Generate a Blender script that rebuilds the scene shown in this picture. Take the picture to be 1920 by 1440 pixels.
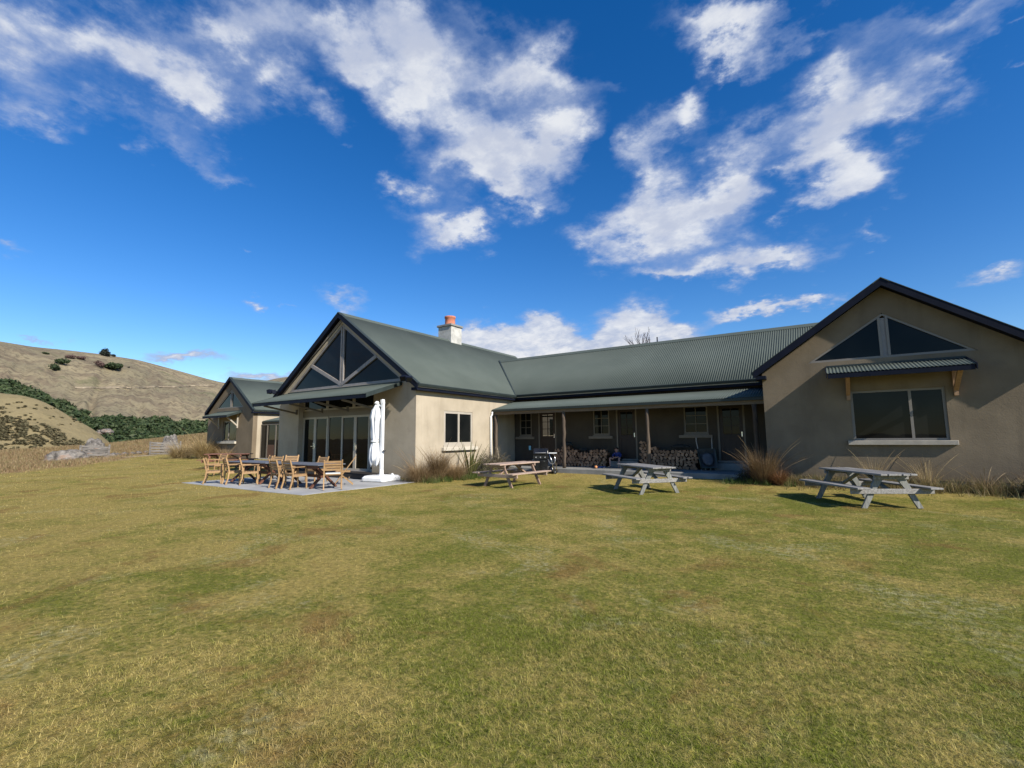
import bpy, bmesh, math, random
import numpy as np
from mathutils import Vector, Matrix, Quaternion, noise
from mathutils.geometry import tessellate_polygon

for o in list(bpy.data.objects):
    bpy.data.objects.remove(o, do_unlink=True)
SC = bpy.context.scene
COL = SC.collection
RAD = math.radians
random.seed(7)
RNG = np.random.default_rng(11)

# ------------------------------------------------------------------ camera
EYE = Vector((0, 0, 1.6))
YAW, PITCH, ROLL, FPX = 0.58924, 0.11317, -0.00886, 882.0
_f = Vector((-math.sin(YAW)*math.cos(PITCH), math.cos(YAW)*math.cos(PITCH), math.sin(PITCH)))
_r = Vector((math.cos(YAW), math.sin(YAW), 0))
_u = _r.cross(_f)
CR = math.cos(ROLL)*_r + math.sin(ROLL)*_u
CU = -math.sin(ROLL)*_r + math.cos(ROLL)*_u
CF = _f
cam_data = bpy.data.cameras.new('camera')
cam = bpy.data.objects.new('camera', cam_data)
COL.objects.link(cam)
cam_data.sensor_width = 36.0
cam_data.lens = FPX/1920*36.0
cam_data.clip_start = 0.05
cam_data.clip_end = 12000
cam.matrix_world = Matrix(((CR.x, CU.x, -CF.x, EYE.x), (CR.y, CU.y, -CF.y, EYE.y), (CR.z, CU.z, -CF.z, EYE.z), (0, 0, 0, 1)))
SC.camera = cam


def ray(px, py):
    return (CR*((px-960)/FPX) - CU*((py-720)/FPX) + CF)


def at(px, py, dist):
    """point at a horizontal distance along the sight line of a photo pixel"""
    d = ray(px, py)
    h = math.hypot(d.x, d.y)
    return EYE + d*(dist/h)


def unproject_z(px, py, z):
    d = ray(px, py)
    return EYE + d*((z-EYE.z)/d.z)


# ------------------------------------------------------------------ light
SUN_TO = Vector((4.5, -1.0, 3.2)).normalized()
SUN_EL = math.asin(SUN_TO.z)
sun_data = bpy.data.lights.new('sun', 'SUN')
sun_data.energy = 4.8
sun_data.angle = RAD(0.53)
sun_data.color = (1.0, 0.945, 0.86)
sun = bpy.data.objects.new('sun', sun_data)
COL.objects.link(sun)
sun.rotation_euler = (-SUN_TO).to_track_quat('-Z', 'Y').to_euler()
sun.location = (60, -20, 50)

SC.view_settings.view_transform = 'Standard'
SC.view_settings.look = 'None'
SC.view_settings.gamma = 1.0
SC.view_settings.use_curve_mapping = False
SC.view_settings.exposure = 0.55

# ------------------------------------------------------------------ node helpers


class NT:
    def __init__(self, tree):
        self.t = tree

    def n(self, typ, **kw):
        nd = self.t.nodes.new(typ)
        ins = kw.pop('ins', {})
        for k, v in kw.items():
            setattr(nd, k, v)
        for k, v in ins.items():
            s = nd.inputs[k]
            if isinstance(v, bpy.types.NodeSocket):
                self.t.links.new(v, s)
            else:
                s.default_value = v
        return nd

    def math(self, op, a, b=None, clamp=False):
        ins = {0: a}
        if b is not None:
            ins[1] = b
        return self.n('ShaderNodeMath', operation=op, use_clamp=clamp, ins=ins).outputs[0]

    def mix(self, f, a, b, blend='MIX'):
        nd = self.n('ShaderNodeMix', data_type='RGBA', blend_type=blend)
        for s, v in ((nd.inputs[0], f), (nd.inputs[6], a), (nd.inputs[7], b)):
            if isinstance(v, bpy.types.NodeSocket):
                self.t.links.new(v, s)
            else:
                s.default_value = (v if isinstance(v, (int, float)) else (tuple(v)+(1,))[:4])
        return nd.outputs[2]

    def noise(self, vec, scale, detail=4, rough=0.55, dist=0.0):
        nd = self.n('ShaderNodeTexNoise', ins={'Scale': scale, 'Detail': detail, 'Roughness': rough, 'Distortion': dist})
        if vec is not None:
            self.t.links.new(vec, nd.inputs['Vector'])
        return nd.outputs[0]

    def ramp(self, v, lo, hi, a=0.0, b=1.0, smooth=True):
        nd = self.n('ShaderNodeMapRange', interpolation_type='SMOOTHSTEP' if smooth else 'LINEAR',
                    ins={0: v, 1: lo, 2: hi, 3: a, 4: b})
        return nd.outputs[0]

    def scalevec(self, vec, s):
        return self.n('ShaderNodeMapping', ins={'Vector': vec, 'Scale': s}).outputs[0]


# ------------------------------------------------------------------ sky and clouds (in the world)
world = bpy.data.worlds.new('World')
SC.world = world
world.use_nodes = True
wt = world.node_tree
for nd in list(wt.nodes):
    wt.nodes.remove(nd)
W = NT(wt)
out = W.n('ShaderNodeOutputWorld')
sky = W.n('ShaderNodeTexSky', sky_type='NISHITA', sun_disc=False, sun_elevation=SUN_EL,
          sun_rotation=math.atan2(SUN_TO.x, SUN_TO.y), altitude=600.0, air_density=1.0, dust_density=0.15, ozone_density=2.5)
hs = W.n('ShaderNodeHueSaturation', ins={'Hue': 0.509, 'Saturation': 1.38, 'Value': 1.04, 'Color': sky.outputs[0]})
gm = W.n('ShaderNodeGamma', ins={'Color': hs.outputs[0], 'Gamma': 1.0})
bg_sky = W.n('ShaderNodeBackground', ins={'Color': gm.outputs[0], 'Strength': 0.104})
geo = W.n('ShaderNodeNewGeometry')
dirv = W.n('ShaderNodeVectorMath', operation='SCALE', ins={0: geo.outputs['Incoming'], 3: -1.0}).outputs[0]
sep = W.n('ShaderNodeSeparateXYZ', ins={0: dirv})

zc = W.math('ADD', W.math('ABSOLUTE', sep.outputs[2]), 0.32)
planar = W.n('ShaderNodeVectorMath', operation='DIVIDE', ins={0: dirv, 1: W.n('ShaderNodeCombineXYZ', ins={0: zc, 1: zc, 2: 1.0}).outputs[0]}).outputs[0]


def warp_noise(scale, amp, det, rough):
    nd = W.n('ShaderNodeTexNoise', ins={'Vector': planar, 'Scale': scale, 'Detail': det, 'Roughness': rough})
    c = W.n('ShaderNodeVectorMath', operation='SUBTRACT', ins={0: nd.outputs[1], 1: (.5, .5, .5)}).outputs[0]
    c = W.n('ShaderNodeVectorMath', operation='SCALE', ins={0: c, 3: amp}).outputs[0]
    damp = W.ramp(sep.outputs[2], .05, .5, .28, 1.0)
    return W.n('ShaderNodeVectorMath', operation='SCALE', ins={0: c, 3: damp}).outputs[0]


dirw = W.n('ShaderNodeVectorMath', operation='ADD', ins={0: dirv, 1: warp_noise(5.5, .27, 10, .60)}).outputs[0]
BLOBS = [  # photo px x, y, half sizes, tilt (deg, clockwise in picture), weight
    (20, 90, 170, 150, 0, .85), (170, 40, 150, 70, 20, .6), (300, 90, 170, 90, 30, .75), (370, 175, 130, 70, 35, .85),
    (300, 150, 230, 90, 25, .6), (440, 55, 170, 70, 15, .75), (520, 175, 120, 65, 25, .75), (600, 195, 80, 45, 15, .5),
    (620, 70, 190, 80, 20, .8), (690, 110, 120, 70, 20, .5), (310, 250, 190, 40, 22, .5), (420, 295, 60, 22, 25, .38),
    (15, 205, 90, 50, 0, .5), (15, 247, 50, 25, -20, .5), (180, 190, 120, 30, 20, .3),
    (770, 60, 130, 60, 35, .5), (800, 130, 130, 110, 40, .8), (850, 190, 110, 70, 30, .7), (890, 40, 110, 60, 20, .35), (1000, 145, 130, 90, 15, .85),
    (930, 150, 110, 90, 0, .5), (880, 245, 100, 50, 0, .5), (910, 310, 150, 70, -8, 1.0), (1000, 265, 130, 75, -15, .85),
    (975, 345, 120, 60, 10, .9), (1050, 250, 80, 60, -25, .6), (1130, 160, 90, 35, 20, .32), (830, 425, 110, 62, 5, 1.05),
    (880, 425, 65, 40, 0, .8), (765, 335, 36, 38, 0, .75), (640, 267, 34, 14, 0, .35), (1055, 340, 40, 40, 0, .3),
    (1340, 30, 160, 55, 15, .6), (1370, 65, 100, 50, 0, .9), (1450, 20, 150, 45, 0, .4), (1800, 15, 190, 60, -5, .5), (1560, 20, 120, 30, 0, .25),
    (1305, 180, 40, 70, 10, .7), (1300, 225, 90, 60, -10, .8), (1225, 270, 70, 90, 10, .6), (1210, 350, 70, 100, 15, .85),
    (1385, 320, 100, 85, -25, 1.0), (1320, 380, 110, 80, -15, 1.0), (1230, 430, 140, 75, -5, 1.05), (1120, 445, 80, 45, 0, .6),
    (1340, 500, 190, 45, -6, .85), (1460, 482, 110, 38, -12, .9), (1260, 520, 110, 22, 2, .7), (1390, 440, 100, 40, -10, .5), (1420, 250, 60, 60, 0, .35),
    (1520, 190, 130, 80, -50, .7), (1600, 110, 150, 70, -45, .5), (1560, 270, 120, 110, -50, .9), (1600, 235, 110, 80, -30, .6), (1570, 335, 110, 60, -35, .8),
    (1505, 385, 60, 30, -25, .6), (1500, 335, 45, 20, 0, .5), (1720, 205, 110, 55, -20, .65), (1750, 110, 130, 70, -30, .45), (1790, 150, 80, 40, 0, .35), (1660, 180, 90, 60, -45, .5),
    (1610, 436, 62, 30, 15, .7), (1640, 455, 34, 18, 0, .5), (1900, 98, 50, 20, -20, .3),
    (1455, 574, 160, 22, -7, .8), (1395, 576, 70, 20, 0, .75), (1530, 560, 60, 18, -20, .6), (1860, 522, 85, 22, -18, .65),
    (940, 632, 120, 48, 0, 1.3), (1030, 622, 70, 44, 0, 1.4), (890, 630, 70, 42, 0, .8), (1085, 652, 90, 28, 0, 1.0), (1000, 655, 150, 30, 0, 1.0),
    (1185, 612, 90, 60, 0, 1.25), (1250, 628, 90, 42, 0, 1.05), (1180, 650, 130, 40, 0, 1.0),
    (492, 534, 22, 11, 0, .5), (480, 564, 36, 16, 0, .7), (545, 568, 16, 8, 0, .3), (638, 568, 50, 20, 32, .5),
    (25, 466, 60, 26, 10, .5), (340, 671, 130, 17, 0, .6), (70, 640, 80, 9, 0, .4), (480, 706, 110, 18, 0, .55), (455, 473, 26, 7, 5, .3), (1540, 512, 30, 10, 0, .35),
]
# clouds of the same kind over the rest of the sky, so that it goes on as the view implies
_rr = random.Random(21)
EXTRA = []
for _ in range(20):
    az = _rr.uniform(0, 2*math.pi)
    el = _rr.uniform(RAD(8), RAD(80))
    d = Vector((math.cos(az)*math.cos(el), math.sin(az)*math.cos(el), math.sin(el)))
    if d.dot(CF) > 0.55:
        continue
    EXTRA.append((d, _rr.uniform(.12, .3), _rr.uniform(.06, .14), _rr.uniform(-40, 40), _rr.uniform(.6, 1.0)))

acc = None


def add_blob(d, a, b, sa, sb, wgt):
    global acc
    m = Matrix((a, b, d)).transposed()
    e = m.to_euler()
    mp = W.n('ShaderNodeMapping', vector_type='TEXTURE',
             ins={'Vector': dirw, 'Location': d, 'Rotation': e, 'Scale': (sa, sb, max(sa, sb)*1.2)})
    g = W.n('ShaderNodeTexGradient', gradient_type='QUADRATIC_SPHERE', ins={0: mp.outputs[0]})
    ml = W.n('ShaderNodeMath', operation='MULTIPLY_ADD', ins={0: g.outputs[1], 1: wgt})
    if acc is None:
        ml.inputs[2].default_value = 0
    else:
        wt.links.new(acc, ml.inputs[2])
    acc = ml.outputs[0]


for (bx, by, hx, hy, tl, wg) in BLOBS:
    d = ray(bx, by).normalized()
    t = RAD(tl)
    a = (ray(bx+8*math.cos(t), by+8*math.sin(t)).normalized()-d)
    kx = a.length/8
    a = (a-d*a.dot(d)).normalized()
    b = d.cross(a).normalized()
    k2 = (ray(bx-8*math.sin(t), by+8*math.cos(t)).normalized()-d).length/8
    add_blob(d, a, b, hx*kx*1.36, hy*k2*1.36, wg*1.12)
for (d, sa, sb, tl, wg) in EXTRA:
    a = Vector((0, 0, 1)).cross(d).normalized()
    b = d.cross(a)
    t = RAD(tl)
    a2 = a*math.cos(t)+b*math.sin(t)
    add_blob(d, a2, d.cross(a2).normalized(), sa*1.6, sb*1.6, wg)

n_big = W.noise(W.scalevec(planar, (1.0, 1.0, 1.0)), 4.6, 12, .64, .25)
n_fine = W.noise(W.scalevec(planar, (1.0, 1.3, 1.0)), 15.0, 7, .7, .3)
fld = W.math('MINIMUM', acc, 1.0)
edge = W.ramp(acc, 0.0, 0.15)
nz = W.math('ADD', W.math('MULTIPLY', W.math('SUBTRACT', n_big, .5), 1.5), W.math('MULTIPLY', W.math('SUBTRACT', n_fine, .5), .45))
dens = W.math('ADD', fld, W.math('MULTIPLY', nz, W.math('MULTIPLY', edge, .55)))
low = W.ramp(sep.outputs[2], .30, .14)
alpha = W.math('MULTIPLY', W.ramp(dens, .04, W.math('SUBTRACT', .94, W.math('MULTIPLY', low, .5))), edge)
alpha = W.math('MULTIPLY', alpha, W.ramp(sep.outputs[2], -0.01, 0.02))
alpha = W.math('MULTIPLY', alpha, W.math('ADD', .91, W.math('MULTIPLY', low, .07)))
core = W.ramp(W.math('ADD', dens, W.math('MULTIPLY', W.math('SUBTRACT', n_fine, .5), .3)), .25, 1.15)
shade = W.ramp(W.math('ADD', W.noise(planar, 7.0, 5, .55), W.math('MULTIPLY', W.math('SUBTRACT', n_fine, .5), .25)), .36, .64)
ccol = W.mix(core, (.42, .52, .76), W.mix(shade, (.62, .67, .80), (.93, .95, .98)))
bright = W.mix(W.ramp(W.math('ADD', W.math('MULTIPLY', n_big, .8), W.math('MULTIPLY', n_fine, .6)), .56, .86), (.50, .57, .74), (.95, .95, .96))
ccol = W.mix(W.math('MULTIPLY', low, W.ramp(dens, .3, .7)), ccol, bright)
bg_cl = W.n('ShaderNodeBackground', ins={'Color': ccol, 'Strength': 0.64})
mx = W.n('ShaderNodeMixShader', ins={0: alpha, 1: bg_sky.outputs[0], 2: bg_cl.outputs[0]})
wt.links.new(mx.outputs[0], out.inputs[0])

# ------------------------------------------------------------------ material helpers
MATS = {}


def mat(name, build):
    if name in MATS:
        return MATS[name]
    m = bpy.data.materials.new(name)
    m.use_nodes = True
    t = m.node_tree
    for nd in list(t.nodes):
        t.nodes.remove(nd)
    N = NT(t)
    o = N.n('ShaderNodeOutputMaterial')
    b = N.n('ShaderNodeBsdfPrincipled')
    t.links.new(b.outputs[0], o.inputs[0])
    build(N, b, o)
    MATS[name] = m
    return m


def setin(N, b, **kw):
    names = {'col': 'Base Color', 'rough': 'Roughness', 'metal': 'Metallic', 'spec': 'Specular IOR Level', 'ior': 'IOR', 'normal': 'Normal'}
    for k, v in kw.items():
        s = b.inputs[names[k]]
        if isinstance(v, bpy.types.NodeSocket):
            N.t.links.new(v, s)
        elif k == 'col':
            s.default_value = tuple(v)+(1,)
        else:
            s.default_value = v


def bump(N, h, dist=.01, st=.5):
    return N.n('ShaderNodeBump', ins={'Height': h, 'Distance': dist, 'Strength': st}).outputs[0]


def objco(N):
    return N.n('ShaderNodeTexCoord').outputs['Object']


def worldpos(N):
    return N.n('ShaderNodeNewGeometry').outputs['Position']


def plain(name, col, rough=.6, var=.12, scale=6.0, spec=.5, metal=0.0, bmp=0.0):
    def f(N, b, o):
        c = objco(N)
        n = N.noise(c, scale, 5)
        dark = tuple(x*(1-var) for x in col)
        lite = tuple(min(1, x*(1+var)) for x in col)
        setin(N, b, col=N.mix(N.ramp(n, .3, .7), dark, lite), rough=N.ramp(n, .3, .7, max(rough-.08, .02), min(rough+.08, 1)), spec=spec, metal=metal)
        if bmp:
            setin(N, b, normal=bump(N, N.noise(c, scale*8, 4), bmp, .5))
    return mat(name, f)


def wood(name, col, col2, rough=.7, scale=1.0, axis=0, rnd=.25):
    """grain runs along the object's local axis"""
    def f(N, b, o):
        c = objco(N)
        s = [14*scale]*3
        s[axis] = 1.1*scale
        oi = N.n('ShaderNodeObjectInfo')
        off = N.n('ShaderNodeVectorMath', operation='ADD', ins={0: N.scalevec(c, tuple(s)), 1: N.n('ShaderNodeVectorMath', operation='SCALE', ins={0: (31, 17, 7), 3: oi.outputs['Random']}).outputs[0]}).outputs[0]
        n = N.noise(off, 1.6, 6, .6, .6)
        n2 = N.noise(off, 7.0, 4, .6)
        base = N.mix(N.ramp(n, .32, .68), col, col2)
        base = N.mix(N.math('MULTIPLY', N.ramp(n2, .47, .72), .6), base, tuple(x*.5 for x in col2))
        v = N.math('ADD', N.math('MULTIPLY', oi.outputs['Random'], rnd), 1-rnd/2)
        hv = N.n('ShaderNodeHueSaturation', ins={'Value': v, 'Color': base})
        setin(N, b, col=hv.outputs[0], rough=rough, spec=.35, normal=bump(N, n2, .004, .6))
    return mat(name, f)


def m_plaster(name, c1, c2, stain, foot_c):
    def f(N, b, o):
        p = worldpos(N)
        n = N.noise(p, .55, 5, .6)
        st = N.noise(N.scalevec(p, (2.2, 2.2, .22)), 1.0, 5, .6)
        fine = N.noise(p, 38, 4, .6)
        base = N.mix(N.ramp(n, .3, .7), c1, c2)
        base = N.mix(N.math('MULTIPLY', N.ramp(st, .50, .72), .42), base, stain)
        blot = N.noise(p, 3.2, 6, .65, .5)
        base = N.mix(N.math('MULTIPLY', N.ramp(blot, .54, .72), .22), base, stain)
        hv = N.n('ShaderNodeHueSaturation', ins={'Value': N.ramp(N.noise(p, 1.1, 3, .5), .3, .7, .94, 1.06), 'Color': base})
        base = hv.outputs[0]
        z = N.n('ShaderNodeSeparateXYZ', ins={0: p}).outputs[2]
        foot = N.math('MULTIPLY', N.ramp(N.math('ADD', z, N.math('MULTIPLY', n, .6)), 1.05, .45), .45)
        base = N.mix(foot, base, foot_c)
        setin(N, b, col=base, rough=.88, spec=.2, normal=bump(N, N.math('ADD', fine, N.math('MULTIPLY', N.noise(p, 5, 5, .6), 1.3)), .008, .5))
    return mat(name, f)


def m_roof():
    def f(N, b, o):
        p = worldpos(N)
        n = N.noise(p, .5, 4)
        n2 = N.noise(N.scalevec(p, (1.2, 1.2, .5)), 2.5, 5, .6)
        base = N.mix(N.ramp(n, .3, .7), (.076, .092, .080), (.090, .107, .093))
        base = N.mix(N.math('MULTIPLY', N.ramp(n2, .55, .8), .22), base, (.115, .125, .112))
        setin(N, b, col=base, rough=.75, spec=.12)
    return mat('roof_steel', f)


def m_glass(ior=1.23, nm='window_glass'):
    def f(N, b, o):
        p = worldpos(N)
        n = N.noise(p, .6, 2)
        setin(N, b, col=N.mix(N.ramp(n, .35, .65), (.006, .007, .007), (.013, .014, .013)), rough=.015, ior=ior,
              normal=bump(N, N.noise(p, 1.4, 2), .02, .06))
    return mat(nm, f)


PLASTER = m_plaster('plaster', (.385, .325, .235), (.425, .36, .265), (.27, .22, .155), (.24, .19, .125))
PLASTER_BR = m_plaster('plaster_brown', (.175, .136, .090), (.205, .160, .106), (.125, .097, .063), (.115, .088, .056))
PLASTER_SHADED = m_plaster('plaster_dark_shaded', (.062, .052, .040), (.074, .062, .048), (.048, .04, .031), (.045, .037, .03))  # dark veranda plaster, with the shade under its roof added to the colour
ROOF = m_roof()
GLASS = m_glass()
GLASS_DOOR = m_glass(1.9, 'bright_door_glass')
NAVY = plain('fascia_paint', (.007, .009, .018), .55, .15, 3, .12)
DGREEN = plain('gutter_steel', (.026, .035, .032), .5, .1, 3, .3)
PALE = plain('joinery', (.40, .355, .285), .45, .05, 3)
SILLM = plain('sill_concrete', (.50, .45, .36), .8, .10, 5, .3)
TRIM = plain('pale_trim', (.42, .39, .32), .6, .08, 4)
DARKIN = plain('dark_interior', (.016, .015, .014), .8, .2, 3, .2)
DOORW = wood('door_timber', (.040, .024, .017), (.028, .016, .012), .5, .6, 2)
BROWNP = wood('oiled_timber', (.12, .060, .035), (.085, .04, .024), .6, 1, 0)
BEAMW = wood('beam_timber', (.17, .13, .085), (.12, .09, .06), .75, .8, 0)
POSTW = wood('post_timber', (.12, .09, .062), (.055, .04, .03), .85, .7, 2)
BRKT = wood('bracket_timber', (.40, .25, .14), (.30, .18, .10), .7, 1, 2)
TAUPEJ_SHADED = plain('taupe_shaded_joinery', (.205, .18, .15), .5, .05, 3)  # copy of the pale joinery, gable-front shade put into the colour
SILL_T_SHADED = plain('taupe_shaded_sill', (.36, .32, .26), .8, .1, 5, .3)  # sill copy for the right gable, its shade put into the colour
JOIN_SHADED = plain('shaded_joinery', (.17, .145, .11), .6, .06, 4)  # joinery copy with veranda and awning shade put into the colour
SILL_SHADED = plain('shaded_sill', (.21, .18, .14), .8, .08, 5, .3)  # sill copy whose colour includes the veranda shade
TAUPE = plain('taupe_timber', (.25, .225, .205), .6, .12, 4)
CHIMW = plain('chimney_render', (.42, .41, .37), .9, .22, 3, .2, 0, .004)
TERRA = plain('terracotta', (.46, .17, .10), .8, .15, 5, .3)
CONC = plain('concrete', (.34, .335, .32), .85, .12, 1.6, .25, 0, .003)
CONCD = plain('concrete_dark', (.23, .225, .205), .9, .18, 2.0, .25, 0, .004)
STEPM = wood('dark_decking', (.035, .03, .027), (.022, .019, .017), .6, 1, 0)
WHITEP = plain('white_plastic', (.80, .80, .78), .35, .04, 4)
WHITEM = plain('white_metal', (.78, .78, .76), .35, .03, 4)
BLACKE = plain('black_enamel', (.012, .012, .013), .25, .2, 3)
DULLS = plain('dull_steel', (.30, .30, .30), .45, .1, 6)
CHROME = plain('bright_steel', (.62, .62, .62), .25, .05, 5, .5, 1.0)
RUBBER = plain('black_rubber', (.02, .02, .02), .8, .1, 8)
TEAK = wood('teak', (.41, .26, .12), (.31, .18, .08), .6, 2.2, 2, .22)
TEAKX = wood('teak_slat', (.39, .25, .12), (.29, .17, .08), .6, 2.2, 0, .22)
GREYT = wood('grey_tabletop', (.155, .165, .185), (.115, .12, .135), .55, 1.2, 0, .15)
REDW = wood('red_brown_timber', (.15, .062, .036), (.105, .042, .026), .6, 1.5, 2, .2)
PINKX = wood('faded_pink_plank', (.44, .325, .25), (.33, .235, .175), .75, 1.2, 0, .14)
PINKZ = wood('faded_pink_leg', (.36, .245, .18), (.27, .175, .125), .75, 1.2, 2, .14)
GRYX = wood('silver_plank', (.31, .295, .27), (.17, .16, .145), .75, 1.2, 0, .14)
GRYZ = wood('silver_leg', (.235, .235, .21), (.14, .14, .125), .75, 1.2, 2, .14)
REDX = wood('brown_plank', (.26, .125, .085), (.20, .09, .06), .65, 1.2, 0, .14)
FENCEW = wood('grey_rail', (.21, .19, .17), (.12, .11, .095), .9, .7, 0, .3)


def m_fabric():
    def f(N, b, o):
        c = objco(N)
        n = N.noise(N.scalevec(c, (1, 1, .25)), 9, 4)
        setin(N, b, col=N.mix(n, (.70, .70, .685), (.77, .77, .755)), rough=.85, spec=.2, normal=bump(N, n, .02, .35))
    return mat('white_canvas', f)


FABRIC = m_fabric()


def m_rock():
    def f(N, b, o):
        c = objco(N)
        n = N.noise(c, 2.2, 8, .65, .4)
        n2 = N.noise(c, 9, 6, .7)
        base = N.mix(N.ramp(n, .35, .65), (.07, .062, .054), (.25, .225, .195))
        base = N.mix(N.math('MULTIPLY', N.ramp(N.noise(c, 1.4, 4), .52, .7), .6), base, (.30, .19, .13))
        base = N.mix(N.ramp(n2, .56, .72), base, (.33, .31, .28))
        setin(N, b, col=base, rough=.95, spec=.2, normal=bump(N, N.math('ADD', n, N.math('MULTIPLY', n2, .4)), .12, .9))
    return mat('boulder_rock', f)


ROCK = m_rock()


def m_log():
    def f(N, b, o):
        c = objco(N)
        nr = N.n('ShaderNodeTexCoord').outputs['Normal']
        y = N.math('ABSOLUTE', N.n('ShaderNodeSeparateXYZ', ins={0: nr}).outputs[1])
        oi = N.n('ShaderNodeObjectInfo')
        rings = N.n('ShaderNodeTexNoise', ins={'Vector': N.scalevec(c, (1, .15, 1)), 'Scale': 22.0, 'Detail': 4.0}).outputs[0]
        cut = N.mix(rings, (.30, .165, .09), (.40, .24, .135))
        bark = N.mix(N.noise(c, 20, 4), (.10, .055, .032), (.20, .11, .065))
        base = N.mix(N.ramp(y, .6, .8), bark, cut)
        hv = N.n('ShaderNodeHueSaturation', ins={'Value': N.math('ADD', N.math('MULTIPLY', oi.outputs['Random'], .7), .6), 'Saturation': .95, 'Color': base})
        setin(N, b, col=hv.outputs[0], rough=.85, spec=.2)
    return mat('firewood', f)


LOGM = m_log()

# lawn colour as a shared node group so that blades and soil carry the same patches
LG = bpy.data.node_groups.new('lawn_colour', 'ShaderNodeTree')
LG.interface.new_socket('Color', in_out='OUTPUT', socket_type='NodeSocketColor')
LG.interface.new_socket('Pale', in_out='OUTPUT', socket_type='NodeSocketFloat')
_N = NT(LG)
_go = _N.n('NodeGroupOutput')
_p = worldpos(_N)
_flat = _N.scalevec(_p, (1, 1, 0))
_xx = _N.n('ShaderNodeSeparateXYZ', ins={0: _p})
_n1 = _N.noise(_flat, .42, 5, .6, .3)
_n2 = _N.noise(_flat, 1.7, 6, .65, .4)
_n3 = _N.noise(_flat, 6.0, 5, .7)
_n4 = _N.noise(_flat, 19.0, 4, .65)
_mixn = _N.math('ADD', _N.math('MULTIPLY', _n1, .42), _N.math('ADD', _N.math('MULTIPLY', _n2, .36), _N.math('ADD', _N.math('MULTIPLY', _n3, .22), _N.math('MULTIPLY', _N.math('SUBTRACT', _n4, .5), .30))))
_dry = _N.math('ADD', _mixn, _N.ramp(_N.math('ADD', _xx.outputs[0], _N.math('MULTIPLY', _xx.outputs[1], .25)), 3.0, -15.0, -.035, .065))
_edge = _N.math('MULTIPLY', _N.ramp(_xx.outputs[1], 14.6, 16.6), _N.ramp(_xx.outputs[0], -11.0, -9.0))
_edge2 = _N.math('MULTIPLY', _N.math('MULTIPLY', _N.ramp(_xx.outputs[1], 6.6, 7.5), _N.ramp(_xx.outputs[1], 9.0, 7.8)), _N.math('MULTIPLY', _N.ramp(_xx.outputs[0], -21.0, -19.5), _N.ramp(_xx.outputs[0], -11.5, -12.8)))
_dry = _N.math('ADD', _dry, _N.math('MULTIPLY', _N.math('MAXIMUM', _edge, _edge2), .11))
_c = _N.mix(_N.ramp(_dry, .41, .585), (.110, .132, .020), (.335, .262, .100))
_c = _N.mix(_N.math('MULTIPLY', _N.ramp(_n3, .42, .7), .34), _c, (.20, .20, .034))
_br = _N.noise(_N.scalevec(_p, (1.0, 1.0, 0)), .62, 6, .68, .6)
_c = _N.mix(_N.math('MULTIPLY', _N.ramp(_br, .535, .66), .62), _c, (.175, .088, .038))
_wn = _N.noise(_N.n('ShaderNodeVectorMath', operation='ADD', ins={0: _flat, 1: (13.7, 4.1, 0)}).outputs[0], .55, 7, .72, .8)
_pale = _N.math('MULTIPLY', _N.ramp(_wn, .52, .66), _N.ramp(_N.noise(_flat, 13, 3, .6), .42, .62))
_c = _N.mix(_N.math('MULTIPLY', _pale, .55), _c, (.38, .37, .255))
_gr = _N.math('ADD', _N.math('MULTIPLY', _N.noise(_flat, 9.0, 6, .78), .6), _N.math('MULTIPLY', _n4, .4))
_hv = _N.n('ShaderNodeHueSaturation', ins={'Saturation': 1.04, 'Value': _N.ramp(_gr, .37, .63, .70, 1.78, False), 'Color': _c})
_c = _hv.outputs[0]
LG.links.new(_c, _go.inputs[0])
LG.links.new(_pale, _go.inputs[1])


def m_ground():
    def f(N, b, o):
        g = N.n('ShaderNodeGroup')
        g.node_tree = LG
        p = worldpos(N)
        at_ = N.n('ShaderNodeAttribute', attribute_name='field')
        fine = N.noise(p, 30, 5, .7)
        fn2 = N.noise(p, 5, 6, .7)
        lawn = N.mix(.5, g.outputs[0], N.mix(fine, (.16, .14, .05), (.34, .30, .13)), 'OVERLAY')
        lawn = N.mix(N.math('MULTIPLY', N.ramp(fine, .35, .65), .45), lawn, N.mix(fn2, (.13, .12, .04), (.30, .24, .11)))
        fld = N.mix(N.ramp(N.noise(p, .25, 6, .6), .35, .65), (.26, .17, .085), (.33, .26, .12))
        fld = N.mix(N.ramp(fn2, .45, .7), fld, (.12, .075, .04))
        base = N.mix(at_.outputs['Fac'], lawn, fld)
        setin(N, b, col=base, rough=.95, spec=.03, normal=bump(N, N.math('ADD', fine, fn2), .035, .8))
    return mat('ground', f)


def m_blade():
    def f(N, b, o):
        g = N.n('ShaderNodeGroup')
        g.node_tree = LG
        gi = N.n('ShaderNodeNewGeometry')
        rnd = gi.outputs['Random Per Island']
        c = N.mix(N.ramp(rnd, .0, 1.0, 0, .55, False), g.outputs[0], N.mix(N.ramp(rnd, .50, .62), (.150, .165, .030), (.37, .29, .13)))
        hv = N.n('ShaderNodeHueSaturation', ins={'Value': N.math('ADD', N.math('MULTIPLY', N.math('FRACT', N.math('MULTIPLY', rnd, 37.0)), .8), .85), 'Color': c})
        setin(N, b, col=hv.outputs[0], rough=.7, spec=.06)
        tr = N.n('ShaderNodeBsdfTranslucent', ins={'Color': hv.outputs[0]})
        mxs = N.n('ShaderNodeMixShader', ins={0: .35, 1: b.outputs[0], 2: tr.outputs[0]})
        N.t.links.new(mxs.outputs[0], o.inputs[0])
    return mat('grass_blade', f)


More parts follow.
